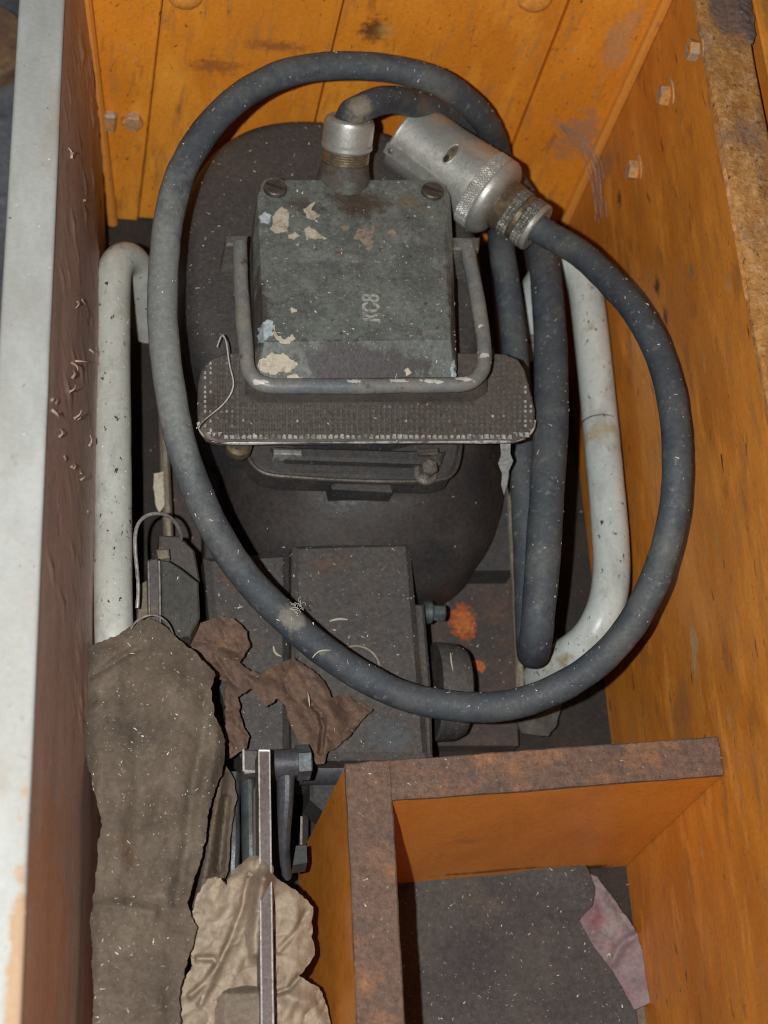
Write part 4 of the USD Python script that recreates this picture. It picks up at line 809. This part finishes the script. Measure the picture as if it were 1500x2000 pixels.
pp = [(1150, 1706), (1166, 1712), (1196, 1752), (1224, 1790), (1246, 1824), (1252, 1852), (1268, 1872), (1284, 1920), (1278, 1955), (1240, 1972), (1192, 1890), (1160, 1850), (1126, 1794), (1140, 1768)]
put('mauve_paper', sheet(pp, lambda u, v: .0030 + .003 * fb(u, v, 50, 51) + ridge(u, v, [(1248, 1822), (1210, 1850), (1196, 1880)], -.003, 10) + np.clip((u - 1180) / 90, 0, 1) * .008 + ridge(u, v, [(1190, 1750), (1235, 1815)], .003, 10), 4, .0006, 2.0, 53), 'mauve', label='torn mauve paper sticking out beside the grey felt sheet', cat='torn paper', dusty=.3, smooth=50)
put('tan_paper', sheet([(1226, 1982), (1262, 1960), (1270, 2060), (1226, 2060)], lambda u, v: .0022 + .001 * fb(u, v, 30, 55), 5, .0005, 1.5, 56), 'card_tan', label='small scrap of tan paper at the front end of the mauve paper', cat='paper scrap')
put('grey_shred', sheet([(976, 862), (998, 864), (996, 885), (1001, 900), (994, 920), (990, 948), (984, 966), (979, 950), (980, 925), (974, 905), (979, 885)], lambda u, v: .122 - .045 * np.clip((v - 862) / 100, 0, 1) + .0016 * fb(u, v, 20, 61), 4, .0006, 2.0, 63), 'paper_grey', label='torn grey paper shred hanging below the right end of the foot plate', cat='paper shred', smooth=50)
# dark rubber scrap in the shade under the loop
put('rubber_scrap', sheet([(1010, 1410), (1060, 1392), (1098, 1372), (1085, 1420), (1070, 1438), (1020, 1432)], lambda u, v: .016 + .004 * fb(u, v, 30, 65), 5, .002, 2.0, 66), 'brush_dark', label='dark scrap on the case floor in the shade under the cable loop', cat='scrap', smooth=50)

# ------------------------------------------------------------------ small tools at the front left
bb = thing('brush_block', 'dark laminated block with thin end plates beside the lower end of the left tube handle', 'metal block')
put('block', px_slab([(313, 1092), (330, 1094), (350, 1106), (388, 1136), (391, 1205), (372, 1240), (318, 1250)], .058, .096, .001), 'brush_dark', bb, dusty=.4)
put('end_plate', px_slab([(288, 1098), (294, 1090), (309, 1089), (312, 1094), (314, 1250), (292, 1250)], .058, .099, .001), 'brush_plate', bb)
for a, z in ((290, .0995), (311, .0997)):
    put('bright_edge', tube([at(a + (q_ - 1095) * .018, q_, z) for q_ in np.linspace(1096, 1246, 20)], .0005, 6, rough=.0003, seed=a), 'wire', bb)
put('backing_card', px_slab([(272, 1140), (288, 1132), (292, 1250), (266, 1250)], .060, .092, .0006), 'card_tan', bb)
for k in range(3):
    put('lamination', px_slab([(336 + k * 17, 1104 + k * 12), (338 + k * 17, 1105 + k * 12), (338 + k * 17, 1246), (336 + k * 17, 1246)], .09, .0966, .0001), 'brush_plate', bb)
put('terminal_lug', px_slab([(306, 1072), (330, 1070), (332, 1088), (310, 1090)], .070, .085, .001), 'rail_edge', bb)
put('cross_bracket', px_slab([(312, 1044), (352, 1046), (380, 1075), (392, 1140), (366, 1122), (332, 1090), (310, 1074)], .040, .074, .001), 'nose_iron', mach, dusty=.5)
put('wire_hook', tube(spline([at(268, 1188, .108), at(270, 1150, .110), at(266, 1095, .112), at(264, 1050, .114), at(272, 1020, .114), at(292, 1005, .113), at(318, 1004, .110), at(340, 1018, .102), at(354, 1046, .088), at(353, 1056, .080)], 60), .00085, 10, rough=.0002), 'wire', label='bent grey wire hook standing above the dark laminated block', cat='wire')
put('thin_wire', tube(spline([at(256, 1228, .119), at(266, 1214, .122), at(286, 1203, .124), at(304, 1202, .124), at(322, 1212, .120), at(338, 1238, .108)], 50), .00042, 8), 'wire', label='thin bent wire at the top corner of the brown cloth', cat='wire')
cl = thing('pipe_clamp', 'dark iron clamp with two arms and a cross bolt below the leather scrap', 'clamp')
bx0, bx1 = at(474, 1494, .088), at(602, 1488, .088)
put('cross_bolt', axis_cyl((bx0 + bx1) / 2, bx1 - bx0, .0062, np.linalg.norm(bx1 - bx0) * .86, .0008), 'violet_iron', cl)
put('bolt_nut', hexprism(at(592, 1489, .088), bx1 - bx0, .0079, .006, .5), 'blue_iron', cl)
sq = at(488, 1492, .0900)
put('square_head', rbox(sq[0] - .0034, sq[0] + .0034, sq[1] - .0052, sq[1] + .0052, sq[2] - .008, sq[2] + .0045, .0009), 'brush_plate', cl, 'square bolt head with bright worn arrises')
for dx in (-1, ):
    put('bright_arris', tube([sq + np.array([dx * .0033, t, .0042]) for t in np.linspace(-.005, .005, 8)], .0006, 6, rough=.0004), 'bright_steel', cl)
put('bright_arris', tube([sq + np.array([t, -.0050, .0042]) for t in np.linspace(-.003, .0033, 8)], np.linspace(.0010, .0004, 8), 6, rough=.0005), 'bright_steel', cl)
def arm(pts, r, m, flat=1.0):
    put('arm', tube(spline([at(*q_) for q_ in pts], 50), r, 14, rough=.0008, seed=len(pts), flat=flat), m, cl)
arm([(456, 1512, .074), (453, 1560, .073), (454, 1620, .073), (452, 1700, .070), (450, 1760, .060)], .0036, 'blue_iron', 1.6)
arm([(484, 1512, .078), (485, 1560, .078), (486, 1620, .077), (487, 1690, .074), (487, 1760, .066)], .0034, 'blue_iron', 1.8)
arm([(556, 1500, .084), (557, 1540, .082), (554, 1600, .076), (552, 1660, .066), (558, 1710, .056)], np.linspace(.0042, .0030, 50), 'violet_iron', 1.5)
put('boss', hull([at(a, b_, z) for a, b_, z in ((530, 1478, .092), (584, 1476, .092), (580, 1508, .090), (532, 1512, .090), (536, 1530, .080), (574, 1528, .080), (532, 1480, .072), (582, 1480, .072))]), 'violet_iron', cl)
put('set_screw', hull([at(a, b_, z) for a, b_, z in ((578, 1652, .078), (599, 1651, .078), (600, 1685, .080), (572, 1690, .080), (568, 1706, .070), (596, 1702, .070), (580, 1654, .060), (598, 1654, .060))]), 'blue_iron', cl)
put('pin', tube([at(589, 1595, .066), at(588, 1650, .066)], .0006, 8), 'wire', cl)
st = thing('steel_strip', 'long thin steel strip on edge with bright arrises, running down through the tan rag', 'steel strip')
ys = np.linspace(1466, 2080, 40)
ctr = np.array([at(516 + 6.5 * np.clip((y_ - 1466) / 534, 0, 1.2), y_, .1215) for y_ in ys])
prof = []
for s in (-1, 1):
    for z in (0, -.022):
        prof.append((s * .0025, z))
def bar(ctr, w, z0, z1):
    v = np.vstack([np.c_[ctr[:, 0] + s * w, ctr[:, 1], ctr[:, 2] + z] for s, z in ((-1, z0), (1, z0), (1, z1), (-1, z1))])
    n = len(ctr); f = []
    for k in range(4):
        a_ = np.arange(n - 1) + k * n; b_ = np.arange(n - 1) + ((k + 1) % 4) * n
        f += [np.c_[a_, b_, b_ + 1], np.c_[a_, b_ + 1, a_ + 1]]
    f.append(np.array([[0, 2 * n, n], [0, 3 * n, 2 * n], [n - 1, 2 * n - 1, 3 * n - 1], [n - 1, 3 * n - 1, 4 * n - 1]]))
    m = trimesh.Trimesh(v, np.vstack(f), process=False); trimesh.repair.fix_normals(m)
    return m
put('strip', bar(ctr, .0024, -.012, 0), 'strip_brown', st)
for s in (-1, 1):
    e_ = ctr + np.array([s * .00225, 0, .0001])
    put('bright_arris', tube(e_, .00036, 8, rough=.0003, seed=5 + s), 'bright_steel', st)
put('bright_arris', tube([ctr[0] + np.array([t, 0, .0001]) for t in np.linspace(-.0022, .0022, 6)], .0006, 8), 'bright_steel', st)
put('thin_strip', bar(np.array([at(503, y_, .100) for y_ in np.linspace(1530, 1690, 12)]), .0005, -.01, 0), 'bright_steel', st)

# ------------------------------------------------------------------ cobweb, shavings, dust
put('cobweb_thread', [tube(spline([at(a, b_, z) for a, b_, z in q_], 30), .00033, 6, rough=.0003, seed=k) for k, q_ in enumerate([
    [(424, 678, .128), (434, 654, .134), (442, 670, .137), (450, 720, .137), (456, 752, .137), (440, 785, .136), (412, 810, .137), (384, 836, .150)],
    [(434, 654, .134), (440, 662, .134), (446, 700, .136)]])], 'web', label='pale cobweb thread across the left end of the foot plate', cat='cobweb')
def shaving(pts, r, label, z):
    put('wood_shaving', tube(spline([at(a, b_, z + dz) for a, b_, dz in pts], 24), r * .55 * np.sin(np.linspace(.5, 2.7, 24)), 8, flat=.5, rough=r * .5), 'shaving', label=label, cat='wood shaving')
shaving([(644, 1213, 0), (660, 1209, .0008), (679, 1210, .0002)], .0010, 'straight pale splinter on the gearbox just right of the cable', .0672)
shaving([(610, 1285, 0), (622, 1273, .0010), (645, 1270, 0)], .0006, 'curved pale fibre lying on the cable above the round plug', .1120)
shaving([(534, 1262, .001), (538, 1275, 0), (550, 1282, .0008)], .0010, 'small forked pale chip between the cable and the leather scrap', .0600)
shaving([(601, 1352, 0), (603, 1362, .001), (605, 1380, 0)], .0007, 'short white fibre on the right lobe of the leather scrap', .0850)
shaving([(829, 1046, 0), (845, 1036, .001), (858, 1028, 0)], .0006, 'thin pale splinter on the dark crankcase below the foot plate', .0585)
shaving([(880, 1275, .001), (882, 1295, 0), (885, 1310, .0005)], .0006, 'thin pale fibre on the round end cap right of the gearbox', .0610)
shaving([(1186, 1868, 0), (1190, 1864, .0012), (1194, 1869, 0)], .0014, 'white crumb on the felt at the edge of the mauve paper', .0092)
fz = []
for k in range(16):
    a = rng.uniform(0, 2 * math.pi, 2); c = at(584 + rng.normal(0, 6), 1192 + rng.normal(0, 7), .122)
    fz.append(tube(spline([c, c + 0.0011 * np.array([math.cos(a[0]), math.sin(a[0]), .4]), c + 0.0021 * np.array([math.cos(a[1]), math.sin(a[1]), .5])], 8), .00011, 5))
put('lint_tuft', fz, 'web', label='grey lint tuft stuck on the cable left of the gearbox', cat='lint')
hang = []
for k in range(26):
    y_ = rng.choice([rng.uniform(-.34, -.12), rng.normal(-.255, .014), rng.normal(-.255, .014)]); z_ = rng.uniform(.12, .235) if k % 3 else rng.uniform(.17, .235)
    x_ = lw(z_, y_) + .0006; c = np.array([x_, y_, z_]); d_ = rng.normal(0, 1, 3) * [.5, 1, 1.2]; d_ /= np.linalg.norm(d_)
    l_ = rng.uniform(.002, .006)
    hang.append(tube(spline([c, c + d_ * l_ * .5 + [.0012, 0, 0], c + d_ * l_ + [.0006, .0006, -.0014]], 10), np.linspace(.0006, .00015, 10), 6, flat=.35))
put('paint_curls', hang, 'peel', case, 'loose curls of peeling paint', kind='stuff')
def webs(name, pts, n, spread, parent, m):
    o = []
    for k in range(n):
        q_ = [np.asarray(p_) + rng.normal(0, 1, 3) * spread for p_ in pts]
        o.append(tube(spline(q_, 14), .00016, 5))
    return o
p1, p2, p3 = at(1085, 235, y=-.004), at(1150, 300, y=-.006), at(1172, 420, x=.296)
put('corner_cobweb', webs('w', [p1, p2, p3], 9, .0026, '/World', 'web'), 'peel', label='dusty brown cobweb strands in the far right corner behind the plug', cat='cobweb')
# rusty round plate on the ground beyond the left wall
rc = at(-40, 90, -0.012)
put('rusty_disc', axis_cyl((rc[0], rc[1], -.012), (0, 0, 1), .030, .016, .002, 48), 'rust_disc', label='rusty round can end on the ground outside the left wall', cat='can')

# dust and tiny splinters settled on everything
vs, fs, k = [], [], 0
tot = [(m, w * m.area) for m, w in SURF]
for m, w in tot:
    n = int(w * 20000)
    pts_, fi = trimesh.sample.sample_surface(m, max(n, 1), seed=int(w * 1e7) % 9999)
    nn = m.face_normals[fi]
    for p_, q_ in zip(pts_, nn):
        if q_[2] < .45: continue
        L_ = rng.lognormal(-7.42, .58); wd = max(.00014, L_ * rng.uniform(.18, .7)); wd = min(wd, .00055); L_ = min(L_, .0028)
        a = rng.uniform(0, 2 * math.pi); u = np.array([math.cos(a), math.sin(a), 0]); u -= q_ * (u @ q_); u /= np.linalg.norm(u); w_ = np.cross(q_, u)
        h_ = min(wd * .7, .0003); tilt = rng.uniform(0, .35) * L_
        vs += [p_ - u * L_ / 2 - w_ * wd / 2, p_ + u * L_ / 2 - w_ * wd / 2 * .5 + q_ * tilt, p_ + u * L_ / 2 + w_ * wd / 2 * .5 + q_ * tilt, p_ - u * L_ / 2 + w_ * wd / 2, p_ + q_ * (h_ + tilt * .6)]
        fs += [[k, k + 1, k + 4], [k + 1, k + 2, k + 4], [k + 2, k + 3, k + 4], [k + 3, k, k + 4], [k, k + 2, k + 1], [k, k + 3, k + 2]]
        k += 5
put('dust_specks', trimesh.Trimesh(np.array(vs), np.array(fs), process=False), 'speck', label='pale dust specks and tiny splinters scattered over everything', cat='dust', kind='stuff', smooth=False)
print('specks', k // 5)
